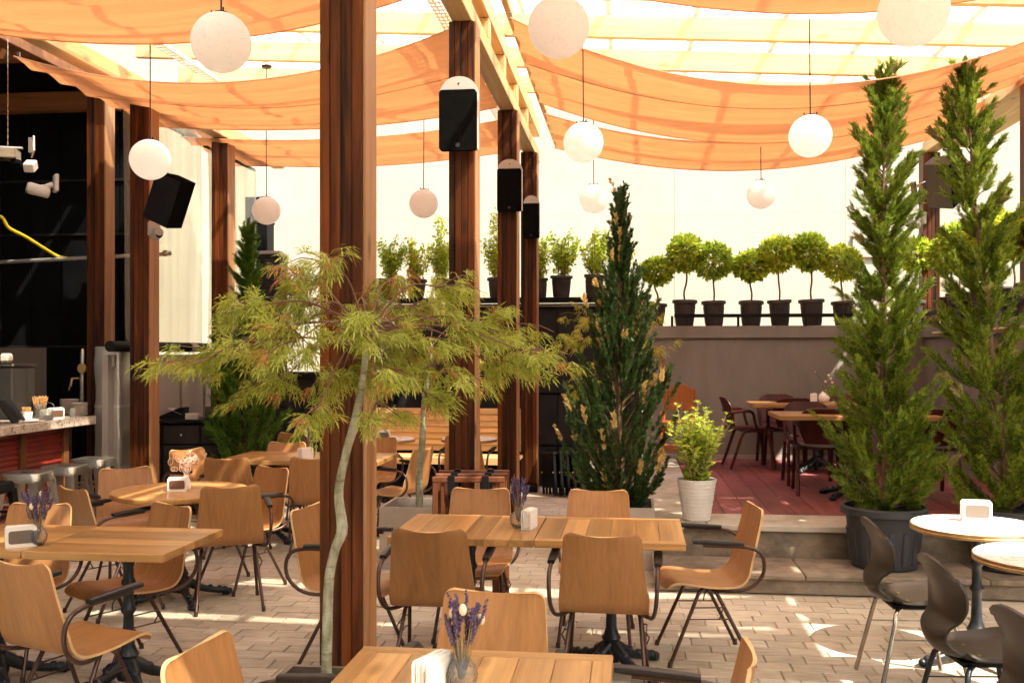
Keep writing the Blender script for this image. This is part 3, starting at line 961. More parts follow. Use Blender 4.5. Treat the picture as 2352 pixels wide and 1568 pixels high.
# ------------------------------------------------------------------ orange shade cloths slung between the beams
def cloth(x0, x1, y0, y1, sag, label, z0=4.20, z1=4.20, seed=0, skew=0.0, sag1=None, mat='fabric'):
    rg = np.random.default_rng(seed)
    nu, nv = 90, 44
    s = np.linspace(0, 1, nu); t = np.linspace(0, 1, nv)
    S, T = np.meshgrid(s, t)
    edge = np.exp(-S * 9) + np.exp(-(1 - S) * 9)
    ph = rg.uniform(0, 6, 8)
    sg = sag + ((sag if sag1 is None else sag1) - sag) * T
    Z = z0 + (z1 - z0) * S - sg * 4 * S * (1 - S) * (0.92 + 0.10 * np.sin(T * 5 + ph[0]))
    L = (y1 - y0)
    fold = 0.017 * np.sin(T * L * 9 + ph[1] + 0.8 * np.sin(S * 3)) + 0.013 * np.sin(T * L * 17 + ph[2] + S * 2) + 0.007 * np.sin(T * L * 29 + ph[3] - S * 3)
    Z += fold * 4 * S * (1 - S) * 1.0
    Z += edge * 0.045 * np.abs(np.sin(T * L * math.pi * 2.4)) * -1
    Z += 0.05 * np.exp(-((T - 0.5) / 0.5) ** 2) * 0
    X = x0 + (x1 - x0) * S + edge * 0.02 * np.sin(T * L * 15)
    Y = y0 + (y1 - y0) * T + 0.05 * np.sin(S * math.pi) * np.sin(ph[4]) + skew * S
    Y += 0.03 * np.sin(S * 7 + ph[5]) * (T - 0.5)
    mb = MB(); shell(mb, np.stack([X, Y, Z], 2), 0.0022, 0)
    o = mb.build('shade_cloth', M[mat], None, 80)
    tag(o, label, 'shade cloth', 'shade cloths under the roof')
    q = MB(); k = 0                               # hem cords and the rings along both ends
    for f in np.linspace(0.02, 0.98, max(4, int(L * 3.2))):
        yy = y0 + L * f
        for xx, zz in ((x0, z0), (x1 + 0, z1)):
            q.box((xx, yy + (skew if xx == x1 else 0), zz + 0.02), (0.03, 0.012, 0.05))
    tag(q.build('hooks', M['chrome'], o), kind='stuff')
    for yy in (y0, y1):
        q = MB()
        i = 0 if yy == y0 else nv - 1
        q.tube([(X[i, j], Y[i, j], Z[i, j] - 0.003) for j in range(0, nu, 2)], 0.006, 5)
        q.build('hem', M['fabric'], o, 60)
    for f in (0.42,) if L > 2.2 else ():
        q = MB(); i = int(f * (nv - 1))
        q.tube([(X[i, j], Y[i, j], Z[i, j] - 0.003) for j in range(0, nu, 2)], 0.003, 5)
        q.build('seam', M['seam'], o, 60)
    return o


CX = PX + 0.20
cloth(CX + .03, 3.50, 5.25, 6.20, 0.42, 'orange shade cloth across the top of the wide bay, its hem cropped by the frame', seed=1)
cloth(CX + .03, 3.50, 7.30, 9.75, 0.58, 'broad orange shade cloth sagging over the terrace, crossed by rafter shadows', seed=2, sag1=0.50)
cloth(CX + .03, 3.50, 10.30, 11.85, 0.37, 'narrow orange shade cloth nearest the back wall of the terrace', seed=3, sag1=0.42)
cloth(CX + .03, 3.50, 4.25, 5.00, 0.35, 'unseen narrow orange cloth added to thin the sun gaps over the wide bay', seed=9)  # added out of view so only narrow bars of sun reach the floor
cloth(CX + .03, 3.50, 1.2, 4.05, 0.35, 'unseen cream cloth added over the front of the wide bay for shade and fill', seed=7, mat='fabricpale')  # added out of view: shades the near tables, gives neutral fill
XLB = -5.0
ZL = 4.10
cloth(XLB, PX - 0.2, 4.6, 6.62, 0.34, 'orange shade cloth at the top of the narrow bay, nearest the camera', z0=ZL, seed=4)
cloth(XLB, PX - 0.2, 7.45, 9.95, 0.36, 'broad orange shade cloth sagging behind the thick post toward the bar side', z0=ZL, seed=5, sag1=0.14)
cloth(XLB, PX - 0.2, 10.45, 12.0, 0.15, 'last orange shade cloth of the narrow bay in front of the pale wall', z0=ZL, seed=6, sag1=0.10)
cloth(XLB, PX - 0.2, 1.2, 3.9, 0.35, 'unseen cream cloth added over the front of the narrow bay for shade and fill', z0=ZL, seed=8, mat='fabricpale')  # its added counterpart in the other bay, also unseen
cloth(3.72, 6.9, -1.5, 3.2, 0.35, 'unseen cream cloth added beyond the side posts to shade the front floor', seed=10, mat='fabricpale')  # added out of view; leaves a sun slot for the round white tables
cloth(3.72, 6.9, 4.35, 8.9, 0.35, 'unseen cream cloth added beyond the side posts to keep sun off the terrace', seed=11, mat='fabricpale')  # added far edge of that sun slot, shading deck and floor

# perforated cable trays
def tray(p0, p1, label):
    p0, p1 = Vector(p0), Vector(p1)
    L = (p1 - p0).length
    mb = MB()
    holes = int(L / 0.08)
    mb.box((0, 0.05, 0.02), (L, 0.004, 0.04)); mb.box((0, -0.05, 0.02), (L, 0.004, 0.04))
    for ys in (-0.035, 0.0, 0.035):
        mb.box((0, ys, 0), (L, 0.012, 0.003))
    for i in range(holes + 1):
        x = -L / 2 + L * i / holes
        mb.box((x, 0, 0.0001), (0.035, 0.098, 0.0028))
    o = mb.build('cable_tray', M['galv'])
    o.location = (p0 + p1) / 2
    dvec = p1 - p0
    o.rotation_euler = dvec.to_track_quat('X', 'Z').to_euler()
    tag(o, label, 'cable tray', 'perforated cable trays')


tray((-4.25, 6.4, 4.46), (-4.25, 9.6, 4.46), 'pale perforated metal cable tray showing above the cloth over the bar side')
tray((-1.52, 5.0, 4.40), (-1.52, 11.6, 4.40), 'perforated metal cable tray running beside the central beam')


# ================================================================== FURNITURE
# ------------------------------------------------------------------ plywood armchair
def make_armchair():
    t = thing('armchair', 'x', 'chair', (0, 0, 0), 0, 'plywood armchairs')
    prof = [(-0.292, 0.835), (-0.272, 0.74), (-0.245, 0.63), (-0.222, 0.54), (-0.205, 0.478), (-0.165, 0.437), (-0.10, 0.425), (0.0, 0.428), (0.09, 0.440), (0.165, 0.447), (0.205, 0.436), (0.232, 0.408)]
    P = spline(prof, 34)
    # finer rows at both ends for the rounded corners
    ts = np.concatenate([[0, 0.12, 0.3, 0.55, 0.85], np.linspace(1.3, 31.6, 30), [32.1, 32.5, 32.8, 33]])
    P = np.stack([np.interp(ts, np.arange(34), P[:, i]) for i in range(2)], 1)
    seglen = np.concatenate([[0], np.cumsum(np.linalg.norm(np.diff(P, axis=0), axis=1))])
    tot = seglen[-1]
    hw = np.interp(seglen / tot, [0, 0.18, 0.40, 0.55, 0.80, 1.0], [0.182, 0.194, 0.213, 0.216, 0.215, 0.200])
    r = 0.035
    for i, sl in enumerate(seglen):
        for e in (sl, tot - sl):
            if e < r:
                hw[i] -= r - math.sqrt(max(0, r * r - (r - e) ** 2))
    nc = 15
    U = np.linspace(-1, 1, nc)
    G = np.zeros((len(P), nc, 3))
    for i in range(len(P)):
        f = seglen[i] / tot
        back = max(0, 1 - f / 0.48)
        G[i, :, 0] = U * hw[i]
        G[i, :, 1] = P[i, 0] - 0.022 * back * (1 - U ** 2)
        top = max(0, 1 - f / 0.1)
        G[i, :, 2] = P[i, 1] - 0.013 * top * (1 - U ** 2) + (0 if f < 0.5 else -0.008 * (1 - U ** 2) * min(1, (f - 0.5) * 4))
    mb = MB(); shell(mb, G[:, ::-1], 0.012, 1)
    mb.build('seat_shell', [M['veneer'], M['plyedge']], t, 35)
    for sx in (-1, 1):
        fl = MB(); fl.tube([(sx * 0.13, 0.02, 0.418), (sx * 0.158, 0.03, 0.412), (sx * 0.168, 0.055, 0.385), (sx * 0.205, 0.215, 0.012)], 0.0105, 8)
        fl.tube([(sx * 0.204, 0.212, 0.03), (sx * 0.206, 0.2175, 0.0)], 0.0135, 8)
        fl.build('leg', M['tube'], t, 50)
        rl_ = MB(); rl_.tube([(sx * 0.13, -0.01, 0.416), (sx * 0.160, -0.02, 0.410), (sx * 0.170, -0.045, 0.383), (sx * 0.210, -0.235, 0.012)], 0.0105, 8)
        rl_.tube([(sx * 0.209, -0.232, 0.03), (sx * 0.211, -0.2375, 0.0)], 0.0135, 8)
        rl_.build('leg', M['tube'], t, 50)
        s_ = MB()
        s_.tube([(sx * 0.184, -0.109, 0.262), (sx * 0.197, -0.10, 0.255), (sx * 0.197, 0.11, 0.255), (sx * 0.183, 0.117, 0.252)], 0.004, 5)
        s_.tube([(sx * 0.178, -0.078, 0.32), (sx * 0.20, -0.07, 0.318), (sx * 0.20, 0.085, 0.318), (sx * 0.177, 0.09, 0.315)], 0.004, 5)
        s_.tube([(sx * 0.198, -0.07, 0.318), (sx * 0.215, -0.06, 0.29), (sx * 0.20, -0.05, 0.255)], 0.004, 5)
        s_.build('linking_hook', M['tube'], t)
        ap = spline([(sx * 0.14, 0.0, 0.412), (sx * 0.20, -0.10, 0.405), (sx * 0.232, -0.195, 0.425), (sx * 0.247, -0.262, 0.485), (sx * 0.253, -0.278, 0.56), (sx * 0.256, -0.25, 0.625), (sx * 0.257, -0.18, 0.652), (sx * 0.257, -0.08, 0.657), (sx * 0.257, 0.05, 0.663)], 26)
        a_ = MB(); a_.tube(ap, 0.0105, 8); a_.build('arm_tube', M['tube'], t, 50)
        pd = MB()
        pp = [(sx * 0.257, -0.165, 0.668), (sx * 0.257, -0.05, 0.674), (sx * 0.257, 0.06, 0.681), (sx * 0.257, 0.105, 0.682)]
        sec = rounded(0.044, 0.026, 0.010, 2)
        V = []; F = []
        n = len(sec)
        for i, p in enumerate(pp):
            k = (0.8, 1.0, 1.0, 0.82)[i]
            V += [(p[0] + a * k, p[1], p[2] + b * k) for a, b in sec]
        for i in range(len(pp) - 1):
            F += [(i * n + j, i * n + (j + 1) % n, (i + 1) * n + (j + 1) % n, (i + 1) * n + j) for j in range(n)]
        F += [tuple(range(n)), tuple(range((len(pp) - 1) * n, len(pp) * n))]
        pd.add(V, F); pd.build('arm_pad', M['armpad'], t, 40)
    return t


ARM0 = make_armchair()
_first = [True]


def chair_at(px, ytop, rotz, label, jitter=0.0):
    """stand an armchair so that the middle of its backrest top is seen at (px, ytop)"""
    d = depth_at(ytop, 0.83)
    p = spot(px, d)
    off = Matrix.Rotation(R(rotz), 3, 'Z') @ Vector((0, -0.30, 0))
    loc = (p.x - off.x, p.y - off.y, 0)
    if _first[0]:
        _first[0] = False
        ARM0.location = loc; ARM0.rotation_euler = (0, 0, R(rotz)); ARM0['label'] = label
        return ARM0
    return dup(ARM0, loc, rotz, label)


CH = [
    (985, 1217, 1, 'plywood armchair seen from behind, tucked under the long centre table nearest the thick post'),
    (1383, 1228, -2, 'plywood armchair seen from behind at the planter end of the long centre table'),
    (1104, 1121, 181, 'plywood armchair facing the camera across the centre table behind the lavender vase'),
    (1375, 1125, 179, 'plywood armchair facing the camera across the centre table before the variegated cypress'),
    (1736, 1161, 98, 'plywood armchair standing side on at the free end of the centre table, by the steps'),
    (1137, 1357, 176, 'plywood armchair close up behind the lavender vase of the nearest table'),
    (447, 1484, -96, 'plywood armchair cropped by the frame bottom beside the dark metal planter of the maple'),
    (1722, 1500, 86, 'plywood armchair of which only a thin backrest edge shows at the frame bottom'),
    (38, 1290, -20, 'plywood armchair turned toward the near wooden table, cut by the frame side'),
    (398, 1158, 150, 'plywood armchair with its whole seat showing beyond the near wooden table corner'),
    (95, 1156, 182, 'plywood armchair behind the lavender vase of the near wooden table beside the bar stools'),
    (163, 1120, -32, 'dark backed plywood armchair turned sideways just in front of the metal bar stools'),
    (287, 1074, -140, 'sunlit pale plywood armchair facing the camera at the round wooden table'),
    (530, 1116, 26, 'plywood armchair seen from behind at the camera side of the round wooden table'),
    (628, 1072, 150, 'plywood armchair in profile with a black arm between the round table and the thick post'),
    (716, 1051, 3, 'plywood armchair seen from behind, half hidden by the thick post at the far long table'),
    (520, 1052, 4, 'plywood armchair seen from behind beyond the round table at the far long table'),
    (428, 1031, -118, 'small plywood armchair by the black sideboard behind the pink loop flowers'),
    (660, 1015, 180, 'plywood armchair facing the camera on the far side of the far long table'),
    (676, 994, 170, 'darker plywood armchair at the bench end behind the far long table'),
    (874, 1003, 170, 'plywood armchair just past the thick post at the far end of the far long table'),
    (974, 1030, 72, 'plywood armchair in profile behind the square planter of the slim maple'),
    (1062, 1001, -4, 'plywood armchair half hidden by the second post in front of the slatted bench'),
    (702, 1163, -100, 'pale plywood armchair sticking out past the thick post at the end of the centre table'),
]
for c in CH:
    chair_at(*c)


# ------------------------------------------------------------------ tables
def iron_foot(mb_v, a):
    c_, s_ = math.cos(a), math.sin(a)
    path = [(0.02, 0.14), (0.06, 0.115), (0.12, 0.075), (0.19, 0.05), (0.26, 0.036), (0.31, 0.034)]
    rr = [0.035, 0.034, 0.027, 0.022, 0.024, 0.020]
    mb_v.tube([(c_ * x, s_ * x, z) for x, z in path], rr, 8)
    for dx, dz, r_ in ((0.30, 0.030, 0.030), (0.335, 0.022, 0.022), (0.20, 0.062, 0.022), (0.10, 0.10, 0.026), (0.265, 0.05, 0.02)):
        mb_v.ball((c_ * dx, s_ * dx, dz), r_, 8, 5)
    for sg in (-1, 1):
        mb_v.ball((c_ * 0.315 - sg * s_ * 0.022, s_ * 0.315 + sg * c_ * 0.022, 0.020), 0.019, 6, 4)


def pedestal(t, h, turn=45, ox=0.0, oy=0.0):
    q = MB()
    q.lathe([(0.012, 0.045), (0.055, 0.06), (0.060, 0.10), (0.048, 0.13), (0.040, 0.16), (0.052, 0.18), (0.040, 0.20), (0.030, 0.23), (0.027, 0.30), (0.024, 0.38), (0.036, 0.395), (0.036, 0.41), (0.025, 0.425), (0.025, 0.52), (0.034, 0.53), (0.034, 0.545), (0.026, 0.56), (0.024, h - 0.14), (0.030, h - 0.12), (0.030, h - 0.10), (0.045, h - 0.07), (0.045, h - 0.045)], 16, (ox, oy, 0))
    q.box((ox, oy, h - 0.052), (0.30, 0.04, 0.014)); q.box((ox, oy, h - 0.0525), (0.04, 0.30, 0.013))
    q.build('pedestal', M['iron'], t, 50)
    for k in range(4):
        f = MB(); iron_foot(f, R(turn + 90 * k))
        f.xf(Matrix.Translation((ox, oy, 0))); f.build('foot', M['iron'], t, 60)


def wood_table(loc, label, wx, wy, along='Y', rotz=0, h=0.75, frame=True, group='square pine tables', turn=45):
    """pine top of planks with edge boards, on a cast iron foot"""
    t = thing('pine_table', label, 'table', loc, rotz, group)
    th = 0.036
    mat = M['tabley'] if along == 'Y' else M['tablex']
    em = M['tablex'] if along == 'Y' else M['tabley']
    e = 0.062 if frame else 0.0
    L_, W_ = (wy, wx) if along == 'Y' else (wx, wy)
    n = 6
    pw = (W_ - (2 * e if frame == 'all' else 0)) / n
    Lp = L_ - 2 * e
    for i in range(n):
        o_ = -(pw * n) / 2 + pw * (i + 0.5)
        q = MB()
        sz = (pw - 0.0012, Lp - 0.003, th - 0.0006 * (i % 2)) if along == 'Y' else (Lp - 0.003, pw - 0.0012, th - 0.0006 * (i % 2))
        q.cbox((o_, 0, h - th / 2) if along == 'Y' else (0, o_, h - th / 2), sz, 0.0016)
        q.build('plank', mat, t)
    if frame:
        for s_ in (-1, 1):
            q = MB()
            if along == 'Y':
                q.cbox((0, s_ * (wy / 2 - e / 2), h - th / 2), (wx - 0.001, e - 0.001, th + 0.001), 0.003)
            else:
                q.cbox((s_ * (wx / 2 - e / 2), 0, h - th / 2), (e - 0.001, wy - 0.001, th + 0.001), 0.003)
            q.build('edge_board', em, t)
        if frame == 'all':
            for s_ in (-1, 1):
                q = MB()
                if along == 'Y':
                    q.cbox((s_ * (wx / 2 - e / 2), 0, h - th / 2), (e - 0.001, wy - 2 * e - 0.002, th + 0.001), 0.003)
                else:
                    q.cbox((0, s_ * (wy / 2 - e / 2), h - th / 2), (wx - 2 * e - 0.002, e - 0.001, th + 0.001), 0.003)
                q.build('edge_board', mat, t)
    pedestal(t, h, turn)
    return t


TH = 0.75
T1y = 5.20
wood_table((-0.855, T1y, 0), 'pine table forming the post end of the long centre table, under the lavender vase', 0.745, 0.72, 'Y', 0, frame=False)
wood_table((-0.105, T1y, 0), 'pine table forming the steps end of the long centre table, bare topped', 0.745, 0.72, 'Y', -0.4, frame=True)
wood_table((-0.45, 2.66, 0), 'nearest pine table with framed edge, lavender vase and napkin holder in front', 0.79, 0.75, 'Y', 0, frame='all')
wood_table((-2.49, 4.62, 0), 'pine table corner lit bright on the bar side, cast iron leg showing', 0.70, 0.68, 'X', 0, frame=False)
wood_table((-3.195, 4.62, 0), 'pine table with vase and napkin holder cut by the frame side', 0.70, 0.68, 'X', 0, frame=False)
wood_table((-2.50, 8.52, 0), 'far pine table running behind the thick post before the bench', 0.71, 0.78, 'X', 0, frame=False)
wood_table((-3.215, 8.52, 0), 'far pine table in front of the tall thuja with a sprig vase', 0.71, 0.78, 'X', 0, frame=False)
wood_table((1.98, 9.12, 0.38), 'pine table nearest the big potted cypress on the red deck', 1.4, 0.74, 'X', 0, frame=False, group='pine tables on the red deck')
wood_table((2.02, 11.05, 0.38), 'pine table against the taupe wall on the red deck, with a white vase', 1.45, 0.70, 'X', 0, frame=False, group='pine tables on the red deck')


def round_top(loc, label, r, h, mat, edge, group, cat_name, turn=40):
    t = thing(cat_name, label, 'table', loc, 0, group)
    q = MB(); q.lathe([(r * 0.3, h - 0.036), (r - 0.006, h - 0.036), (r - 0.001, h - 0.030), (r - 0.001, h - 0.005), (r - 0.006, h), (r * 0.3, h)], 56)
    q.build('tabletop', mat, t, 40)
    if edge:
        q = MB(); q.lathe([(r - 0.003, h - 0.037), (r + 0.003, h - 0.035), (r + 0.004, h - 0.024), (r + 0.001, h - 0.020), (r + 0.004, h - 0.016), (r + 0.003, h - 0.006), (r - 0.003, h - 0.0045)], 56, cap=False)
        q.build('edge_band', edge, t, 40)
    pedestal(t, h, turn)
    return t


p = spot(415, depth_at(1124, TH)); round_top((p.x, p.y, 0), 'round pine table with pink loop flowers among plywood chairs', 0.45, TH, M['tablex'], None, None, 'round_pine_table')
TR1 = spot(2243, depth_at(1203, TH)); round_top((TR1.x, TR1.y, 0), 'round white table with a napkin holder beside the black shell chairs', 0.335, TH, M['whitetop'], M['brass'], 'small round white tables', 'round_white_table', 20)
TR2 = spot(2418, depth_at(1275, TH)); round_top((TR2.x, TR2.y, 0), 'round white table cut by the frame edge, bare sunlit top', 0.335, TH, M['whitetop'], M['brass'], 'small round white tables', 'round_white_table', 20)
TW1 = spot(884, depth_at(1006, TH)); round_top((TW1.x, TW1.y, 0), 'round white table with a napkin holder in front of the bench by the thick post', 0.33, TH, M['whitetop'], M['brass'], 'small round white tables', 'round_white_table')
TW2 = spot(1078, depth_at(1006, TH)); round_top((TW2.x, TW2.y, 0), 'round white table before the bench, half hidden by the second post', 0.30, TH, M['whitetop'], M['brass'], 'small round white tables', 'round_white_table')

# ------------------------------------------------------------------ slatted bench
bn = thing('slatted_bench', 'long pale pine bench with a backrest of seven wide slats against the black wall', 'bench', (-2.57, 11.62, 0))
for k in range(7):
    q = MB(); q.cbox((0, 0.27 - 0.012 * k * -1 - 0.05, 0.965 - 0.076 * k), (2.54, 0.024, 0.073), 0.006, Matrix.Rotation(R(-8), 3, 'X')); q.build('back_slat', M['bench'], bn)
for k in range(3):
    q = MB(); q.cbox((0, -0.16 + 0.135 * k, 0.432), (2.54, 0.130, 0.036), 0.005); q.build('seat_slat', M['bench'], bn)
q = MB(); q.cbox((0, -0.232, 0.405), (2.54, 0.024, 0.085), 0.004); q.build('front_rail', M['bench'], bn)
q = MB(); q.box((0, 0.0, 0.20), (2.45, 0.36, 0.38)); q.build('plinth', M['black'], bn)


# ------------------------------------------------------------------ black shell chairs
def make_shell_chair(legmat):
    t = thing('shell_chair', 'x', 'chair', (0, 0, 0), 0, 'black shell chairs')
    prof = [(-0.235, 0.84), (-0.205, 0.76), (-0.175, 0.68), (-0.175, 0.60), (-0.215, 0.53), (-0.225, 0.485), (-0.185, 0.445), (-0.10, 0.43), (0.03, 0.435), (0.13, 0.45), (0.185, 0.452), (0.215, 0.438)]
    P = spline(prof, 40)
    seg = np.concatenate([[0], np.cumsum(np.linalg.norm(np.diff(P, axis=0), axis=1))]); tot = seg[-1]
    f = seg / tot
    hw = np.interp(f, [0, 0.03, 0.10, 0.24, 0.36, 0.46, 0.56, 0.72, 0.92, 0.97, 1], [0.12, 0.165, 0.188, 0.188, 0.130, 0.122, 0.158, 0.205, 0.20, 0.175, 0.13])
    U = np.linspace(-1, 1, 17)
    G = np.zeros((40, 17, 3))
    for i in range(40):
        G[i, :, 0] = U * hw[i]
        bk = max(0, 1 - abs(f[i] - 0.15) / 0.25)
        cu = np.interp(f[i], [0.3, 0.42, 0.52, 0.62], [0, 1, 1, 0])
        G[i, :, 1] = P[i, 0] + 0.035 * bk * U ** 2 + 0.02 * cu * U ** 2
        G[i, :, 2] = P[i, 1] + (0.028 * U ** 4 if f[i] > 0.55 else 0) + 0.03 * cu * U ** 2 - (0.02 * U ** 2 if f[i] < 0.08 else 0)
    mb = MB(); shell(mb, G[:, ::-1], 0.011, 0); mb.build('shell', M['espresso'], t, 50)
    for sx in (-1, 1):
        for sy, fy in ((1, 0.215), (-1, -0.225)):
            q = MB(); q.tube([(sx * 0.06, sy * 0.06, 0.405), (sx * 0.145, sy * 0.12, 0.405), (sx * 0.162, sy * 0.135, 0.388), (sx * 0.178, sy * (0.145), 0.34), (sx * 0.212, fy, 0.0)], 0.0115, 9)
            q.build('leg', legmat, t, 50)
        q = MB(); q.tube([(sx * 0.184, -0.165, 0.27), (sx * 0.184, 0.16, 0.27)], 0.004, 5); q.build('stretcher', legmat, t)
    q = MB()
    q.box((0, 0.0, 0.412), (0.22, 0.26, 0.018)); q.build('mount', M['black'], t)
    q = MB()
    for sx in (-.075, .075):
        for yy in (-0.05, 0.09): q.lathe([(0.006, 0.440), (0.006, 0.4435)], 8, (sx, yy, 0))
    q.build('rivet', M['brass'], t)
    return t


def shell_at(px, ytop, rotz, label, mat):
    t = make_shell_chair(mat)
    d = depth_at(ytop, 0.84)
    p = spot(px, d)
    off = Matrix.Rotation(R(rotz), 3, 'Z') @ Vector((0, -0.235, 0))
    t.location = (p.x - off.x, p.y - off.y, 0); t.rotation_euler = (0, 0, R(rotz)); t['label'] = label


shell_at(1988, 1188, -87, 'black shell chair on thin silver legs in front of the big charcoal pot', M['chrome'])
shell_at(2128, 1272, -84, 'black shell chair on thick black legs, middle of the three in the corner', M['iron'])
shell_at(2318, 1395, -80, 'black shell chair mostly cropped away in the near corner', M['iron'])


# ------------------------------------------------------------------ maroon bentwood chairs on the deck
def make_maroon():
    t = thing('bentwood_armchair', 'x', 'chair', (0, 0, 0), 0, 'maroon bentwood armchairs on the deck')
    n = 17
    U = np.linspace(-1, 1, n)
    rows = 14
    Z = np.linspace(0.80, 0.47, rows)
    G = np.zeros((rows, n, 3))
    for i, z in enumerate(Z):
        e = 0.80 - z
        hw = 0.225
        if e < 0.11: hw -= 0.11 - math.sqrt(max(0, 0.11 ** 2 - (0.11 - e) ** 2))
        if z < 0.62: hw -= 0.055 * (0.62 - z) / 0.15
        G[i, :, 0] = U * hw
        G[i, :, 1] = -0.235 - 0.10 * (z - 0.47) / 0.33 + 0.045 * (U * hw / 0.225) ** 2
        G[i, :, 2] = z + (0.0 if e > 0.01 else 0)
    mb = MB(); shell(mb, G[:, ::-1], 0.013, 0); mb.build('backrest', M['maroon'], t, 50)
    Y = np.linspace(-0.25, 0.21, 10)
    G = np.zeros((10, n, 3))
    for i, y in enumerate(Y):
        G[i, :, 0] = U * (0.20 + 0.02 * (i / 9)) * (0.96 if i in (0, 9) else 1)
        G[i, :, 1] = y
        G[i, :, 2] = 0.455 - 0.018 * (1 - U ** 2) - (0.012 if i == 9 else 0)
    mb = MB(); shell(mb, G, 0.014, 0); mb.build('seat', M['maroon'], t, 50)
    sec = 0.019
    for sx in (-1, 1):
        q = MB(); q.tube(spline([(sx * 0.235, -0.27, 0.005), (sx * 0.232, -0.20, 0.20), (sx * 0.228, -0.135, 0.39), (sx * 0.226, -0.085, 0.425), (sx * 0.226, 0.05, 0.432), (sx * 0.226, 0.12, 0.415), (sx * 0.228, 0.155, 0.37), (sx * 0.232, 0.20, 0.18), (sx * 0.236, 0.225, 0.005)], 24), sec, 6)
        q.build('leg', M['maroon'], t, 50)
        q = MB(); q.tube(spline([(sx * 0.232, 0.03, 0.44), (sx * 0.240, 0.0, 0.53), (sx * 0.246, -0.02, 0.62), (sx * 0.246, -0.05, 0.648), (sx * 0.245, -0.10, 0.652), (sx * 0.236, -0.20, 0.645), (sx * 0.220, -0.265, 0.635)], 18), sec * 0.92, 6)
        q.build('armrest', M['maroon'], t, 50)
    q = MB(); q.box((0, -0.1, 0.425), (0.43, 0.03, 0.03)); q.box((0, 0.12, 0.418), (0.43, 0.03, 0.03)); q.build('crossbar', M['maroon'], t)
    return t


MAR0 = make_maroon()
MC = [
    (1655, 911, -84, 'maroon bentwood armchair standing side on at the wall end of the red deck tables'),
    (1783, 905, 180, 'maroon bentwood armchair between the taupe wall and the wall side deck table'),
    (1828, 914, 3, 'shadowed maroon bentwood armchair with its back to the camera at the wall side deck table'),
    (1850, 922, 178, 'lighter maroon bentwood armchair facing the camera behind the nearer deck table'),
    (1897, 938, -4, 'dark maroon bentwood armchair seen from behind beside the big cypress'),
    (2160, 940, 5, 'nearly black bentwood armchair seen from behind between the two potted cypresses'),
    (1930, 905, 180, 'maroon bentwood armchair against the wall behind the white vase'),
]
for i, (px, yt, rz, lab) in enumerate(MC):
    d = depth_at(yt, 1.18)
    p = spot(px, d)
    off = Matrix.Rotation(R(rz), 3, 'Z') @ Vector((0, -0.335, 0))
    loc = (p.x - off.x, min(p.y - off.y, 11.9), 0.38)
    if i == 0:
        MAR0.location = loc; MAR0.rotation_euler = (0, 0, R(rz)); MAR0['label'] = lab
    else:
        dup(MAR0, loc, rz, lab)

# wooden high chair
p = spot(1562, 11.0)
hc = thing('high_chair', 'orange brown wooden high chair with slatted back standing against the taupe wall', 'high chair', (p.x, 11.55, 0.38), 170)
for sx in (-1, 1):
    q = MB(); q.tube([(sx * 0.20, -0.22, 0), (sx * 0.17, -0.14, 0.88)], 0.020, 6); q.build('leg', M['hwood'], hc)
    q = MB(); q.tube([(sx * 0.20, 0.20, 0), (sx * 0.16, 0.02, 0.62)], 0.020, 6); q.build('leg', M['hwood'], hc)
    q = MB(); q.box((sx * 0.175, 0.02, 0.60), (0.025, 0.32, 0.03)); q.build('arm_rail', M['hwood'], hc)
arch = [(-0.165, 0.70)] + [(0.165 * math.cos(R(180 - a)), 0.80 + 0.13 * math.sin(R(a))) for a in range(0, 181, 20)] + [(0.165, 0.70)]
q = MB(); q.prism(arch, -0.165, -0.145, 'Y'); q.build('backrest', M['hwood'], hc)
q = MB(); q.cbox((0, -0.155, 0.66), (0.34, 0.02, 0.07), 0.004); q.build('back_slat', M['hwood'], hc)
q = MB(); q.cbox((0, 0.0, 0.50), (0.34, 0.30, 0.022), 0.004); q.build('seat', M['hwood'], hc)
q = MB(); q.cbox((0, 0.15, 0.24), (0.34, 0.10, 0.02), 0.004); q.build('footrest', M['hwood'], hc)
q = MB(); q.cbox((0, -0.19, 0.16), (0.34, 0.02, 0.05), 0.004); q.build('stretcher', M['hwood'], hc)


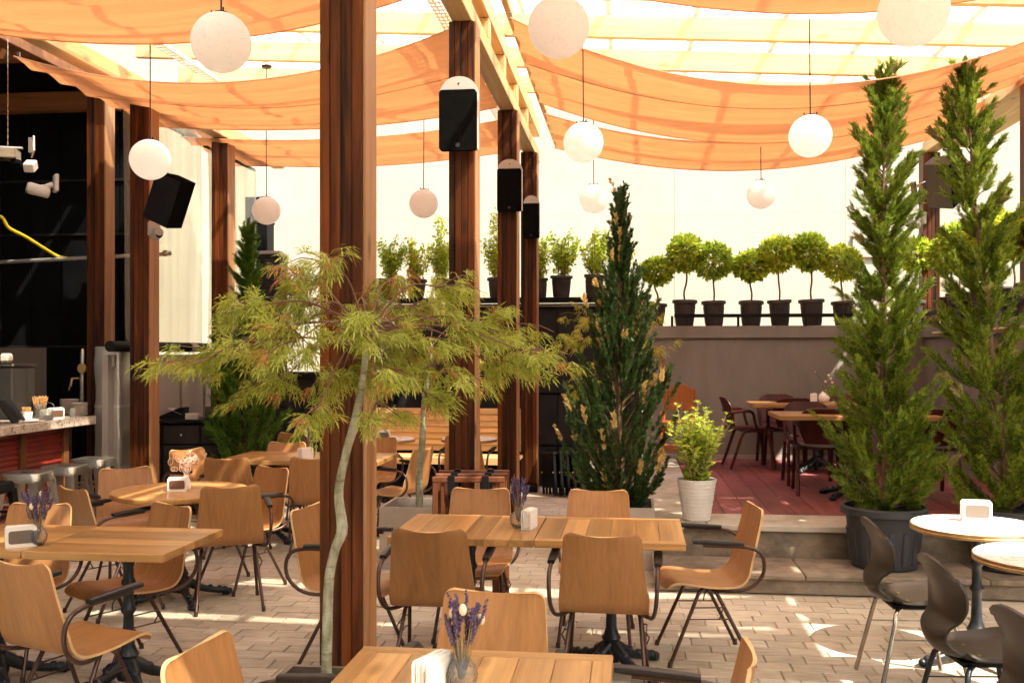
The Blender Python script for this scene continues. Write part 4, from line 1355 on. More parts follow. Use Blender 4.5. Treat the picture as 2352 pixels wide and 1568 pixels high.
# ------------------------------------------------------------------ metal bar stools
def make_stool(mat):
    t = thing('bar_stool', 'x', 'stool', (0, 0, 0), 0, 'square metal bar stools')
    h = 0.75
    q = MB()
    sec0 = rounded(0.305, 0.305, 0.05, 4); sec1 = rounded(0.315, 0.315, 0.05, 4); sec2 = rounded(0.29, 0.29, 0.045, 4)
    n = len(sec0)
    V = [(a, b, h - 0.07) for a, b in sec1] + [(a, b, h - 0.012) for a, b in sec0] + [(a, b, h) for a, b in sec2]
    F = [(i + k * n, (i + 1) % n + k * n, (i + 1) % n + (k + 1) * n, i + (k + 1) * n) for k in range(2) for i in range(n)]
    F += [tuple(range(2 * n, 3 * n))]
    q.add(V, F); q.build('seat', mat, t, 40)
    q = MB(); q.prism(rounded(0.10, 0.028, 0.012, 3), h, h + 0.0015, 'Z'); q.build('hand_slot', M['black'], t)
    for sx in (-1, 1):
        for sy in (-1, 1):
            q = MB()
            def ring(c, w_, z):      # an angle section folded round the corner
                return [(c * sx, c * sy, z), (c * sx - sx * w_, c * sy, z), (c * sx - sx * w_, c * sy - sy * 0.004, z), (c * sx - sx * 0.004, c * sy - sy * 0.004, z), (c * sx - sx * 0.004, c * sy - sy * w_, z), (c * sx, c * sy - sy * w_, z)]
            rr = [ring(0.152, 0.075, h - 0.055), ring(0.185, 0.06, 0.36), ring(0.218, 0.042, 0.0)]
            V = [p for r_ in rr for p in r_]
            F = [(i + k * 6, (i + 1) % 6 + k * 6, (i + 1) % 6 + (k + 1) * 6, i + (k + 1) * 6) for k in range(2) for i in range(6)] + [tuple(range(6)), tuple(range(12, 18))]
            q.add(V, F); q.build('leg', mat, t)
    q = MB()
    for s_ in (-1, 1):
        q.box((0, s_ * 0.182, 0.34), (0.36, 0.004, 0.025)); q.box((s_ * 0.182, 0, 0.34), (0.004, 0.36, 0.025))
        q.box((0, s_ * 0.165, 0.52), (0.32, 0.004, 0.018)); q.box((s_ * 0.165, 0, 0.52), (0.004, 0.32, 0.018))
    q.build('brace', mat, t)
    return t


s0 = make_stool(M['steel'])
ST = [(spot(62, 7.66), 8, 'bare metal bar stool nearest the camera, beside a black one at the red counter'),
      (spot(148, 8.11), 5, 'bare metal bar stool in the middle of the row at the red counter'),
      (spot(214, 8.66), 3, 'bare metal bar stool at the far end of the row beside the silver wrapped pipe')]
for i, (p, rz, lab) in enumerate(ST):
    if i == 0:
        s0.location = p; s0.rotation_euler = (0, 0, R(rz)); s0['label'] = lab
    else:
        dup(s0, p, rz, lab)
s1 = make_stool(M['black']); s1.location = spot(-36, 7.0); s1.rotation_euler = (0, 0, R(6)); s1['label'] = 'black metal bar stool of which one leg shows at the frame edge'

# ------------------------------------------------------------------ bar counter
bc = thing('bar_counter', 'bar counter with a thick speckled marble top and red ribbed front', 'bar counter', (-5.05, 8.77, 0))
q = MB(); q.cbox((-0.36, -1.75, 1.043), (0.72, 3.5, 0.078), 0.006); q.build('counter_top', M['marble'], bc)
for y0 in (-0.84, -1.48, -2.12, -2.76, -3.40):
    y1 = y0 + 0.56
    prof = []
    nw = 110
    for i in range(nw + 1):
        z = 0.08 + 0.90 * i / nw
        prof.append((-0.185 + 0.009 * math.sin(z / 0.048 * 2 * math.pi), z))
    poly = prof + [(-0.24, 0.98), (-0.24, 0.08)]
    q = MB(); q.prism(poly, y0, y1, 'Y'); q.build('ribbed_panel', M['redribbed'], bc, 50)
for y in (-0.24, -0.88, -1.52, -2.16, -2.80):
    q = MB(); q.cbox((-0.19, y, 0.50), (0.075, 0.078, 1.0), 0.004); q.build('upright', M['brownbeam'], bc)
q = MB(); q.box((-0.42, -1.85, 0.50), (0.34, 2.75, 0.98)); q.build('carcass', M['black'], bc)
q = MB(); q.box((-0.55, -0.12, 0.5), (0.3, 0.2, 0.99)); q.build('shaded_end_fill', M['sidedark'], bc)  # dark block standing for shade in the open end under the counter
q = MB(); q.tube([(-0.2, -0.12, 0.0), (-0.2, -0.12, 1.0)], 0.02, 8); q.build('support', M['chrome'], bc)
CT = 1.082


def cpt(px, off):
    """a point on the counter top seen in column px, off metres in from its front edge"""
    x = -5.05 - off
    k_ = (px - 1176) / 2250
    y = -x * (math.cos(YAW) + k_ * math.sin(YAW)) / (-(math.sin(YAW) - k_ * math.cos(YAW)))
    y = x * (math.cos(YAW) + k_ * math.sin(YAW)) / (k_ * math.cos(YAW) - math.sin(YAW))
    return Vector((x, y, CT))


bt_ = thing('beer_tap', 'tall polished beer tap column with a round badge on the counter end', 'beer tap', cpt(190, 0.5))
q = MB(); q.lathe([(0.06, 0.0), (0.06, 0.02), (0.036, 0.03), (0.036, 0.62), (0.030, 0.64)], 18); q.build('column', M['chrome'], bt_, 40)
q = MB(); q.lathe([(0.045, -0.012), (0.052, 0.0), (0.045, 0.012)], 18); q.xf(Matrix.Translation((0.02, -0.045, 0.44)) @ Matrix.Rotation(R(90), 4, 'X')); q.build('badge', M['brass'], bt_, 40)
q = MB(); q.tube([(0.03, 0.0, 0.43), (0.10, 0.0, 0.43)], 0.018, 8); q.tube([(-0.03, -0.03, 0.34), (-0.06, -0.09, 0.34), (-0.07, -0.10, 0.26)], 0.009, 8); q.tube([(-0.065, -0.09, 0.345), (-0.09, -0.10, 0.22)], 0.006, 6); q.build('spout', M['brass'], bt_, 50)
# stacks of saucers
def saucers(px, off, n, r_, label):
    t = thing('saucer_stack', label, 'saucers', cpt(px, off), 0, 'stacks of saucers on the counter')
    for k in range(n):
        q = MB(); q.lathe([(r_ * 0.55, 0.0), (r_ * 0.7, 0.003), (r_, 0.009), (r_, 0.0125), (r_ * 0.6, 0.007)], 22, (random.uniform(-.002, .002), random.uniform(-.002, .002), 0.012 * k))
        q.build('saucer', M['china'], t, 50)


saucers(182, 0.20, 10, 0.075, 'stack of cream saucers at the end of the marble counter')
saucers(160, 0.42, 12, 0.088, 'wider stack of cream saucers behind the napkin holder on the counter')
gl = thing('small_glass', 'small ribbed glass between the napkin holder and the saucers', 'glass', cpt(168, 0.10))
q = MB(); q.lathe([(0.024, 0.0), (0.028, 0.004), (0.030, 0.085), (0.027, 0.085), (0.025, 0.008)], 16); q.build('tumbler', M['glass'], gl, 50)
cp = thing('stirrer_cup', 'paper cup full of wooden stirrers on the marble counter', 'cup', cpt(62, 0.15))
q = MB(); q.lathe([(0.036, 0.0), (0.046, 0.085), (0.047, 0.088), (0.042, 0.088), (0.034, 0.01)], 20); q.build('cup', M['paper'], cp, 50)
q = MB()
for k in range(60):
    a = random.uniform(0, 6.28); r_ = 0.036 * math.sqrt(random.random())
    q.tube([(r_ * math.cos(a) * .8, r_ * math.sin(a) * .8, 0.01), (r_ * math.cos(a) * 1.25, r_ * math.sin(a) * 1.25, 0.125 + random.uniform(-.006, .006))], 0.003, 4)
tag(q.build('stirrers', M['straw'], cp), kind='stuff')
sj = thing('straw_jar', 'glass jar of brown paper straws behind the stirrer cup', 'jar', cpt(92, 0.34))
q = MB(); q.lathe([(0.05, 0.0), (0.055, 0.01), (0.055, 0.13), (0.05, 0.13), (0.047, 0.012)], 18); q.build('jar', M['glass'], sj, 50)
q = MB()
for k in range(70):
    a = random.uniform(0, 6.28); r_ = 0.044 * math.sqrt(random.random())
    q.tube([(r_ * math.cos(a) * .7, r_ * math.sin(a) * .7, 0.012), (r_ * math.cos(a) * 1.6, r_ * math.sin(a) * 1.6, 0.19 + random.uniform(-.015, .015))], 0.0032, 4)
tag(q.build('straws', M['straw'], sj), kind='stuff')
lb = thing('lemon_jar', 'low glass jar with lemon slices and a wire clip on the counter', 'jar', cpt(106, 0.14))
q = MB(); q.lathe([(0.052, 0.0), (0.062, 0.008), (0.066, 0.05), (0.055, 0.09), (0.05, 0.095), (0.05, 0.09), (0.06, 0.05), (0.056, 0.01)], 22); q.build('jar', M['glass'], lb, 50)
q = MB()
for k in range(4): q.lathe([(0.034, 0), (0.036, 0.004), (0.034, 0.008)], 14, (random.uniform(-.014, .014), random.uniform(-.014, .014), 0.010 + 0.0085 * k))
q.build('lemon_slices', M['lemon'], lb, 50)
q = MB(); q.tube(spline([(0.06, 0, 0.09), (0.075, 0, 0.13), (0.03, 0, 0.155), (-0.03, 0, 0.15), (-0.055, 0, 0.10)], 14), 0.003, 5); q.build('clip', M['chrome'], lb)
dsp = thing('screen_box', 'dark grey coffee machine end at the far end of the bar top', 'machine', cpt(22, 0.55))
q = MB(); q.cbox((0, 0, 0.24), (0.28, 0.34, 0.46), 0.012); q.build('body', M['sidedark'], dsp)
q = MB(); q.cbox((0, 0.0, 0.49), (0.31, 0.36, 0.02), 0.004); q.build('cup_rail', M['chrome'], dsp)
q = MB(); q.cbox((-0.03, 0, 0.55), (0.09, 0.09, 0.085), 0.02); q.build('cup', M['china'], dsp)
lp = thing('tablet_stand', 'slim tablet leaning on a bright foot on the marble counter', 'tablet', cpt(26, 0.2))
q = MB(); q.cbox((0, 0, 0.10), (0.012, 0.20, 0.24), 0.003, Matrix.Rotation(R(-38), 3, 'Y')); q.build('slab', M['black'], lp)
q = MB(); q.lathe([(0.04, 0.0), (0.045, 0.01), (0.02, 0.03)], 14, (0.05, 0.02, 0)); q.build('foot', M['chrome'], lp, 50)
cl_ = MB()
G = np.zeros((8, 12, 3))
for i in range(8):
    for j in range(12):
        G[i, j] = ((i - 3.5) * 0.016, (j - 5.5) * 0.016, 0.010 + 0.016 * abs(math.sin(i * 1.3 + j * 0.9)) * math.exp(-((i - 3.5) ** 2 + (j - 5.5) ** 2) / 18))
shell(cl_, G, 0.003, 0)
o = cl_.build('bar_cloth', M['paper'], None, 60); o.location = cpt(78, 0.07)
tag(o, 'crumpled white bar cloth at the counter edge below the stirrer cup', 'cloth')

# silver wrapped pipe
sv = thing('wrapped_duct', 'tall square duct wrapped in silver foil between two dark posts', 'duct', (-5.02, 9.02, 0))
G = []
sec = rounded(0.27, 0.24, 0.035, 3)
q = MB(); V = []; F = []; n = len(sec)
zs = np.linspace(0, 1.74, 22)
for z in zs:
    k = 1 + 0.02 * math.sin(z * 9) + (0.05 if z > 1.55 else 0) * math.sin(z * 40)
    V += [(a * k + 0.006 * math.sin(z * 13 + b * 30), b * k, z) for a, b in sec]
for i in range(21):
    F += [(i * n + j, i * n + (j + 1) % n, (i + 1) * n + (j + 1) % n, (i + 1) * n + j) for j in range(n)]
F.append(tuple(range(21 * n, 22 * n)))
q.add(V, F); q.build('wrap', M['silver'], sv, 50)
for z in (0.55, 1.15):
    q = MB(); q.prism([(a * 1.03, b * 1.03) for a, b in sec], z, z + 0.03, 'Z'); q.build('tape', M['galv'], sv, 40)

# ------------------------------------------------------------------ black sideboard and what stands on it
sb = thing('sideboard', 'black wooden sideboard with round steel knobs beside the tall thuja', 'sideboard', (-4.44, 9.70, 0), 9)
q = MB(); q.cbox((0, 0.24, 0.49), (0.80, 0.46, 0.90), 0.004); q.build('carcass', M['black'], sb)
q = MB(); q.cbox((0, 0.235, 0.965), (0.86, 0.52, 0.036), 0.006); q.build('top', M['black'], sb)
for sx in (-1, 1):
    q = MB(); q.cbox((sx * 0.19, 0.003, 0.83), (0.365, 0.022, 0.185), 0.005); dr = q.build('drawer', M['sidedark'], sb)
    q = MB(); q.ball((sx * 0.19, -0.022, 0.83), 0.017, 10, 6); q.build('knob', M['chrome'], dr, 60)
    q = MB(); q.cbox((sx * 0.19, 0.003, 0.39), (0.365, 0.022, 0.655), 0.005); dr = q.build('door', M['sidedark'], sb)
    q = MB(); q.ball((sx * 0.035, -0.022, 0.655), 0.016, 10, 6); q.build('knob', M['chrome'], dr, 60)


def on_sb(x, y):
    p = sb.matrix_basis @ Vector((x, y, 0.984))
    return p


till = thing('till_terminal', 'black wedge shaped payment terminal at the end of the sideboard', 'terminal', on_sb(-0.33, 0.2), 9)
q = MB(); q.prism([(-0.13, 0), (0.13, 0), (0.13, 0.03), (-0.08, 0.12), (-0.13, 0.12)], -0.09, 0.09, 'X', c=(0, 0, 0)); q.xf(Matrix.Rotation(R(90), 4, 'Z')); q.build('body', M['black'], till)
q = MB(); q.box((0, 0, 0), (0.16, 0.19, 0.004), Matrix.Rotation(R(23), 3, 'Y')); q.xf(Matrix.Translation((0.03, 0, 0.082))); q.build('screen', M['greypanel'], till)
crate = thing('small_crate', 'small grey wooden crate with a hand hole on the sideboard', 'crate', on_sb(0.12, 0.22), 9)
for sx in (-1, 1):
    q = MB(); q.cbox((sx * 0.10, 0, 0.065), (0.012, 0.19, 0.13), 0.002); q.build('side', M['dwood'], crate)
for k in range(2):
    for sy in (-1, 1):
        q = MB(); q.cbox((0, sy * 0.095, 0.035 + 0.065 * k), (0.21, 0.012, 0.06), 0.002); q.build('slat', M['brownpanel'], crate)
bk = thing('card_stack', 'small stack of cream menu cards on the sideboard by the crate', 'cards', on_sb(-0.12, 0.14), 14)
for k in range(5):
    q = MB(); q.box((random.uniform(-.004, .004), 0, 0.006 + 0.012 * k), (0.13, 0.09, 0.0105)); q.build('card', M['china'], bk)

# ------------------------------------------------------------------ folded wooden trays and black folding stools
for k in range(3):
    pz = spot(1076, 6.62 + 0.09 * k)
    t = thing('folding_tray_stand', ('brown wooden folding tray stand with black straps, nearest of the leaning three', 'brown wooden folding tray stand sandwiched in the middle of three', 'brown wooden folding tray stand leaning closest to the second post')[k], 'tray stand', (pz.x + 0.02 * k, pz.y, 0), 7 + k, 'folded tray stands by the post')
    h_ = 0.845 + 0.012 * k
    for sx in (-1, 1):
        q = MB(); q.cbox((sx * 0.225, 0, h_ / 2 - 0.01), (0.036, 0.026, h_ - 0.022), 0.004); q.build('leg', M['dwood'], t)
        q = MB(); q.cbox((sx * 0.175, 0.012, h_ / 2 - 0.02), (0.030, 0.022, h_ - 0.05), 0.004); q.build('leg', M['dwood'], t)
        q = MB(); q.box((sx * 0.115, -0.002, h_ - 0.06), (0.045, 0.045, 0.13)); q.box((sx * 0.115, -0.004, h_ - 0.2), (0.043, 0.004, 0.26)); q.build('strap', M['black'], t)
    q = MB(); q.cbox((0, 0, h_ - 0.02), (0.49, 0.034, 0.036), 0.004); q.build('top_rail', M['dwood'], t)
    q = MB(); q.cbox((0, 0.006, 0.16), (0.42, 0.02, 0.03), 0.004); q.build('cross_rail', M['dwood'], t)
for k in range(5):
    pz = spot(1262 + 15 * k, 11.55)
    t = thing('folded_stool', ['black folded stool at the post end of the leaning row', 'black folded stool, second in the leaning row after the post', 'black folded stool in the middle of the leaning row', 'black folded stool next to last in the leaning row by the steps', 'black folded stool at the step end of the leaning row'][k], 'stool', (pz.x, pz.y, 0), -62, 'folded black stools leaning by the steps')
    tl = Matrix.Rotation(R(-9), 3, 'X')
    for sx in (-1, 1):
        q = MB(); q.cbox((sx * 0.17, 0, 0.24), (0.03, 0.022, 0.48), 0.004, None); q.build('leg', M['black'], t)
        q = MB(); q.cbox((sx * 0.13, 0.024, 0.25), (0.025, 0.018, 0.48), 0.004); q.build('leg', M['black'], t)
        q = MB(); q.ball((sx * 0.17, -0.014, 0.27), 0.010, 8, 5); q.build('bolt', M['brass'], t)
    q = MB(); q.cbox((0, 0.012, 0.49), (0.38, 0.06, 0.035), 0.008); q.cbox((0, 0.012, 0.28), (0.33, 0.045, 0.38), 0.008); q.build('seat', M['black'], t)
    t.rotation_euler = (R(0), R(-6), R(-62))


# ================================================================== LAMPS, SPEAKERS, CAMERAS
gm = MB(); gm.ball((0, 0, 0), 0.15, 40, 24); gmesh = gm.mesh('shade', M['globe'], 80)
rm = MB()
rm.lathe([(0.035, 0.147), (0.035, 0.152), (0.006, 0.156), (0.004, 0.175)], 12)
for a in (20, 140, 260): rm.tube([(0.05 * math.cos(R(a)), 0.05 * math.sin(R(a)), 0.138), (0.05 * math.cos(R(a)), 0.05 * math.sin(R(a)), 0.163)], 0.0045, 5)
rmesh_ = rm.mesh('fitting', M['black'])
LAMPS = [
    (508, 98, 136, 'large speckled globe lamp hanging in front of the cloth gap beside the thick post'),
    (1283, 63, 141, 'large speckled globe lamp hanging just past the tall wall speaker'),
    (2098, 27, 158, 'largest speckled globe lamp, its top cropped, above the potted cypresses'),
    (345, 367, 92, 'speckled globe lamp in front of the brown post over the tilted black speaker'),
    (1340, 328, 92, 'speckled globe lamp hanging to the side of the second wall speaker'),
    (1861, 313, 97, 'speckled globe lamp on a long cord over the red deck chairs'),
    (818, 347, 92, 'speckled globe lamp almost wholly hidden behind the thick post'),
    (612, 484, 64, 'small looking globe lamp in front of the black chimney flue'),
    (973, 468, 66, 'small looking globe lamp against the pale wall between thick and second post'),
    (1364, 457, 66, 'small looking globe lamp touching the tip of the variegated cypress'),
    (1748, 447, 66, 'small looking globe lamp under the lowest orange cloth above the topiary row'),
]
for px, py, dd, lab in LAMPS:
    d = 2250 * 0.30 / dd
    p = spot(px, d, EYE - (py - 810) * d / 2250)
    t = thing('globe_lamp', lab, 'lamp', p, random.uniform(0, 360), 'speckled globe lamps')
    link('shade', gmesh, t); link('fitting', rmesh_, t)
    top = roofz(p.x) - p.z
    q = MB(); q.tube([(0, 0, 0.17), (0.004, 0, (top + .17) / 2), (0, 0, top)], 0.0045, 6); q.build('cord', M['black'], t)
    q = MB(); q.lathe([(0.005, top - 0.03), (0.05, top - 0.025), (0.055, top - 0.002)], 16); q.build('canopy_cup', M['armpad'], t, 40)


def wall_speaker(px0, px1, ytop, ybot, yfront, label):
    xc = (px0 + px1) / 2
    k_ = (xc - 1176) / 2250
    # the column px meets the plane Y = yfront
    X = yfront * (k_ * math.cos(YAW) - math.sin(YAW)) / (math.cos(YAW) + k_ * math.sin(YAW))
    d = -X * math.sin(YAW) + yfront * math.cos(YAW)
    zb = EYE - (ybot - 810) * d / 2250
    w_ = (px1 - px0) * d / 2250
    hgt = (ybot - ytop) * d / 2250
    t = thing('wall_speaker', label, 'speaker', (X, yfront + 0.05, zb), 0, 'black fronted wall speakers on the posts')
    dome = hgt * 0.20
    outl = [(-w_ / 2, 0.02), (w_ / 2, 0.02), (w_ / 2, hgt - dome)] + [(w_ / 2 * math.cos(R(a)), hgt - dome + dome * math.sin(R(a))) for a in range(10, 171, 10)] + [(-w_ / 2, hgt - dome)]
    q = MB(); q.prism(outl, 0.0, 0.085, 'Y'); q.build('shell', M['spkwhite'], t, 40)
    gh = hgt - dome * 0.98
    q = MB(); q.prism([(a, b + gh / 2) for a, b in rounded(w_ * 1.0, gh, w_ * 0.09, 4)], -0.045, -0.002, 'Y', rot=None); q.build('grille', M['grille'], t, 40)
    q = MB(); q.box((0, -0.0465, gh * 0.09), (w_ * 0.10, 0.003, w_ * 0.10)); q.build('badge', M['charcoal'], t)
    q = MB(); q.box((0, -0.002, hgt - dome * 0.48), (0.012, 0.006, 0.008)); q.build('screw', M['black'], t)
    q = MB(); q.box((0, 0.12, hgt / 2), (0.06, 0.07, 0.16)); q.build('bracket', M['black'], t)
    q = MB(); q.tube([(0.004, 0.113, hgt - 0.03), (0.0, 0.112, hgt + 0.3), (0.012, 0.112, 4.08 - zb)], 0.006, 6); q.build('cable', M['black'], t)
    return t


wall_speaker(1007, 1094, 171, 345, 6.88, 'largest looking wall speaker with black grille and pale domed top, on the second post')
wall_speaker(1141, 1197, 363, 485, 9.51, 'mid sized looking wall speaker with black grille and pale domed top, on the third post')
wall_speaker(1201, 1238, 447, 547, 11.58, 'farthest wall speaker with black grille and pale domed top, on the last post')


def box_speaker(px, py, d, w_, h_, dp, roll, rotz, pitch, mat, side, label, arm):
    p = spot(px, d, EYE - (py - 810) * d / 2250)
    t = thing('tilted_speaker', label, 'speaker', p)
    t.rotation_euler = (Matrix.Rotation(R(rotz), 3, 'Z') @ Matrix.Rotation(R(roll), 3, 'Y') @ Matrix.Rotation(R(pitch), 3, 'X')).to_euler()
    q = MB()
    tr_ = [(-w_ / 2, -dp / 2), (w_ / 2, -dp / 2), (w_ / 2 * 0.72, dp / 2), (-w_ / 2 * 0.72, dp / 2)]
    q.prism(tr_, -h_ / 2, h_ / 2, 'Z'); q.build('cabinet', mat, t, 30)
    q = MB(); q.cbox((0, -dp / 2 - 0.006, 0), (w_ * 0.97, 0.014, h_ * 0.97), 0.006); q.build('grille', side, t)
    q = MB(); q.tube([(0, dp / 2, 0.02), Vector(arm) * 0.6 + Vector((0, .04, 0.02)), arm], 0.018, 8); q.box(arm, (0.05, 0.05, 0.14)); q.build('bracket', M['chrome'], t)
    return t


box_speaker(393, 461, 8.72, 0.28, 0.43, 0.24, 24, -12, 4, M['grille'], M['black'], 'black box speaker tilted downward on a bracket beside a globe lamp', (-0.19, 0.02, 0.04))
box_speaker(2168, 418, 11.2, 0.36, 0.52, 0.30, -27, 48, 6, M['spkgrey'], M['grille'], 'dark grey box speaker tilted downward behind the leaning cypress', (-0.16, 0.28, 0.0))


def bullet_cam(px, py, d, rotz, label, s_=1.0):
    p = spot(px, d, EYE - (py - 810) * d / 2250)
    t = thing('security_camera', label, 'camera', p, rotz, 'white security cameras', s_)
    q = MB(); q.cbox((0, 0.09, 0.03), (0.11, 0.03, 0.13), 0.012); q.build('base_plate', M['spkwhite'], t)
    q = MB(); q.tube([(0, 0.07, 0.02), (0, 0.02, -0.005), (0, -0.01, -0.01)], 0.022, 10); q.build('arm', M['spkwhite'], t, 50)
    q = MB(); q.lathe([(0.03, -0.09), (0.042, -0.08), (0.045, 0.05), (0.036, 0.07)], 16); q.xf(Matrix.Translation((0, -0.04, -0.03)) @ Matrix.Rotation(R(78), 4, 'X')); q.build('body', M['spkwhite'], t, 40)
    q = MB(); q.lathe([(0.030, 0.0), (0.030, 0.005)], 16); q.xf(Matrix.Translation((0, -0.108, -0.045)) @ Matrix.Rotation(R(78), 4, 'X')); q.build('lens', M['black'], t, 40)


bullet_cam(359, 531, 9.05, 40, 'white security camera on the brown post under the tilted black speaker')
bullet_cam(98, 428, 8.8, -50, 'white security camera in the dark bar room', 1.2)
bullet_cam(2103, 507, 11.7, -60, 'white security camera on the post at the terrace corner', 1.1)

pj = thing('projector', 'metal projector unit hanging on a chain in the dark bar room', 'projector', spot(8, 7.6, 3.22), 20, None, 0.62)
q = MB(); q.cbox((0, 0, 0), (0.34, 0.28, 0.13), 0.012); q.build('body', M['chrome'], pj)
q = MB(); q.cbox((0.02, 0, 0.085), (0.40, 0.05, 0.02), 0.003); q.build('cradle', M['galv'], pj)
q = MB(); q.cbox((0.15, -0.02, -0.11), (0.12, 0.10, 0.06), 0.008, Matrix.Rotation(R(-18), 3, 'X')); q.build('lens_box', M['grille'], pj)
q = MB()
zc = 0.10
for k in range(34):
    q.box((0.05, 0, zc + k * 0.04), (0.012, 0.004, 0.046) if k % 2 else (0.004, 0.012, 0.046))
q.build('chain', M['chrome'], pj)
sl = thing('spotlight', 'small square headed spotlight on a bent bracket in the dark bar room', 'spotlight', spot(72, 7.9, 3.15), 15)
q = MB(); q.tube([(0, 0, 0.10), (0.02, 0, 0.16), (0.01, 0.02, 0.28)], 0.012, 8); q.box((0.0, 0, 0.20), (0.03, 0.05, 0.12)); q.build('bracket', M['chrome'], sl)
q = MB(); q.cbox((0, -0.02, 0.03), (0.085, 0.10, 0.075), 0.008, Matrix.Rotation(R(30), 3, 'X')); q.build('head', M['spkwhite'], sl)
p0 = spot(-40, 10.7, 2.66); p1 = spot(392, 9.9, 2.68)
q = MB(); q.tube([p0, p0.lerp(p1, 0.5), p1], 0.021, 10)
q.tube([p1, p1 + Vector((0.0, -0.02, 0.02))], 0.012, 8)
o = q.build('water_pipe', M['galv'], None, 50)
tag(o, 'long grey pipe running level behind the brown posts of the bar', 'pipe')
q = MB(); q.ball(p1 - Vector((0.06, 0, 0)), 0.03, 8, 5); q.box(p1 + Vector((-0.06, 0, 0.03)), (0.05, 0.012, 0.012)); q.build('valve', M['brass'], o)
hz = [spot(-60, 9.6, 3.05), spot(0, 9.7, 2.93 + .10), spot(20, 9.8, 2.93), spot(60, 10.0, 2.86), spot(100, 10.2, 2.77), spot(135, 10.4, 2.70), spot(175, 10.5, 2.68)]
q = MB(); q.tube(spline([tuple(p) for p in hz], 40), 0.017, 8)
tag(q.build('yellow_hose', M['yellow'], None, 60), 'bright yellow hose drooping onto the level grey pipe', 'hose')

# ================================================================== THINGS ON THE TABLES
def lavender_vase(loc, label, n=26, seed=0, tall=1.0):
    rg = random.Random(seed)
    t = thing('flower_vase', label, 'vase', loc, rg.uniform(0, 360), 'glass vases of dried flowers')
    q = MB(); q.lathe([(0.020, 0.001), (0.030, 0.004), (0.042, 0.022), (0.0455, 0.045), (0.040, 0.068), (0.024, 0.086), (0.0165, 0.098), (0.0165, 0.128), (0.021, 0.138), (0.024, 0.143), (0.021, 0.143), (0.0135, 0.128), (0.0135, 0.10), (0.020, 0.085), (0.036, 0.066), (0.041, 0.045), (0.037, 0.023), (0.02, 0.008)], 28)
    q.build('glass', M['glass'], t, 60)
    st_ = MB(); fl = MB(); tl = MB()
    for k in range(n):
        a = rg.uniform(0, 6.28); s_ = rg.uniform(0.05, 0.34); L = rg.uniform(0.15, 0.25) * tall
        dirv = Vector((math.cos(a) * s_, math.sin(a) * s_, 1)).normalized()
        b = Vector((math.cos(a) * 0.006, math.sin(a) * 0.006, 0.03))
        e = b + dirv * L
        st_.tube([b, b.lerp(e, 0.5) + Vector((0, 0, 0.004)), e], 0.0011, 4)
        hl = rg.uniform(0.045, 0.085)
        for i in range(11):
            pp = e - dirv * hl * (i / 10)
            r_ = 0.0036 + 0.0022 * math.sin(math.pi * (i + 1) / 12)
            o = Vector((rg.uniform(-1, 1), rg.uniform(-1, 1), rg.uniform(-.5, .5))) * 0.0035
            fl.ball(pp + o, r_, 5, 3)
    for k in range(3):
        a = rg.uniform(0, 6.28); L = rg.uniform(0.15, 0.22) * tall
        e = Vector((math.cos(a) * 0.055, math.sin(a) * 0.055, 0.03 + L))
        st_.tube([(0, 0, 0.03), (e.x * 0.5, e.y * .5, e.z * 0.7), e], 0.0011, 4)
        tl.ball(e, 0.011, 8, 6, sc_=(1, 1, 1.5))
    st_.build('stems', M['stem'], t)
    tag(fl.build('lavender', M['lavender'], t), kind='stuff')
    tl.build('bunny_tails', M['tail'], t, 60)
    return t


v1 = spot(1190, 5.22, TH + .001); lavender_vase(v1, 'bulbous glass vase of dried lavender on the long centre table', 26, 3)
v2 = spot(1060, 2.70, TH + .001); lavender_vase(v2, 'bulbous glass vase of dried lavender on the nearest table', 34, 5, 0.95)
v3 = spot(86, 4.74, TH + .001); lavender_vase(v3, 'bulbous glass vase of dried lavender on the table by the bar stools', 30, 8)
v5 = spot(713, 8.62, TH + .001); lavender_vase(v5, 'glass vase of lavender and bunny tails half hidden behind the thick post', 18, 9)

dv = thing('white_vase', 'round white vase with a few dry sprigs on the red deck table', 'vase', spot(1893, 10.85, 1.131))
q = MB(); q.lathe([(0.03, 0.0), (0.05, 0.012), (0.062, 0.05), (0.055, 0.085), (0.028, 0.11), (0.022, 0.13), (0.027, 0.14), (0.02, 0.14)], 24); q.build('body', M['white'], dv, 60)
q = MB(); tl = MB()
for (dx, dz) in ((-0.09, 0.34), (0.05, 0.30), (0.075, 0.26), (0.09, 0.22), (0.02, 0.23), (-0.02, 0.2)):
    q.tube([(0, 0, 0.12), (dx * 0.3, 0.01, dz * 0.7), (dx, 0.02, dz)], 0.003, 5)
    tl.ball((dx, 0.02, dz), 0.014 if dx > 0 else 0.006, 7, 5)
q.build('stems', M['barkdark'], dv); tl.build('seed_heads', M['tail'], dv, 60)
# pink loops on the round table
pk = thing('loop_flowers', 'spray of pink paper loops in a small white vase on the round pine table', 'ornament', spot(428, 6.62, TH + .001))
q = MB(); q.lathe([(0.02, 0.0), (0.03, 0.01), (0.032, 0.05), (0.018, 0.085), (0.02, 0.10), (0.015, 0.10)], 18); q.build('vase', M['white'], pk, 60)
q = MB()
rg = random.Random(4)
for k in range(34):
    c = Vector((rg.gauss(0, 0.05), rg.gauss(0, 0.03), 0.185 + rg.gauss(0, 0.035)))
    u = Vector((rg.gauss(0, 1), rg.gauss(0, 0.6), rg.gauss(0, 1))).normalized(); w_ = u.orthogonal().normalized()
    r_ = rg.uniform(0.016, 0.028)
    q.tube([c + (u * math.cos(a) + w_ * math.sin(a) * 0.7) * r_ for a in np.linspace(0, 6.28, 13)], 0.0024, 4)
for k in range(9):
    q.tube([(0, 0, 0.08), (rg.gauss(0, 0.03), rg.gauss(0, 0.02), 0.17)], 0.002, 4)
q.build('loops', M['pinkwire'], pk)


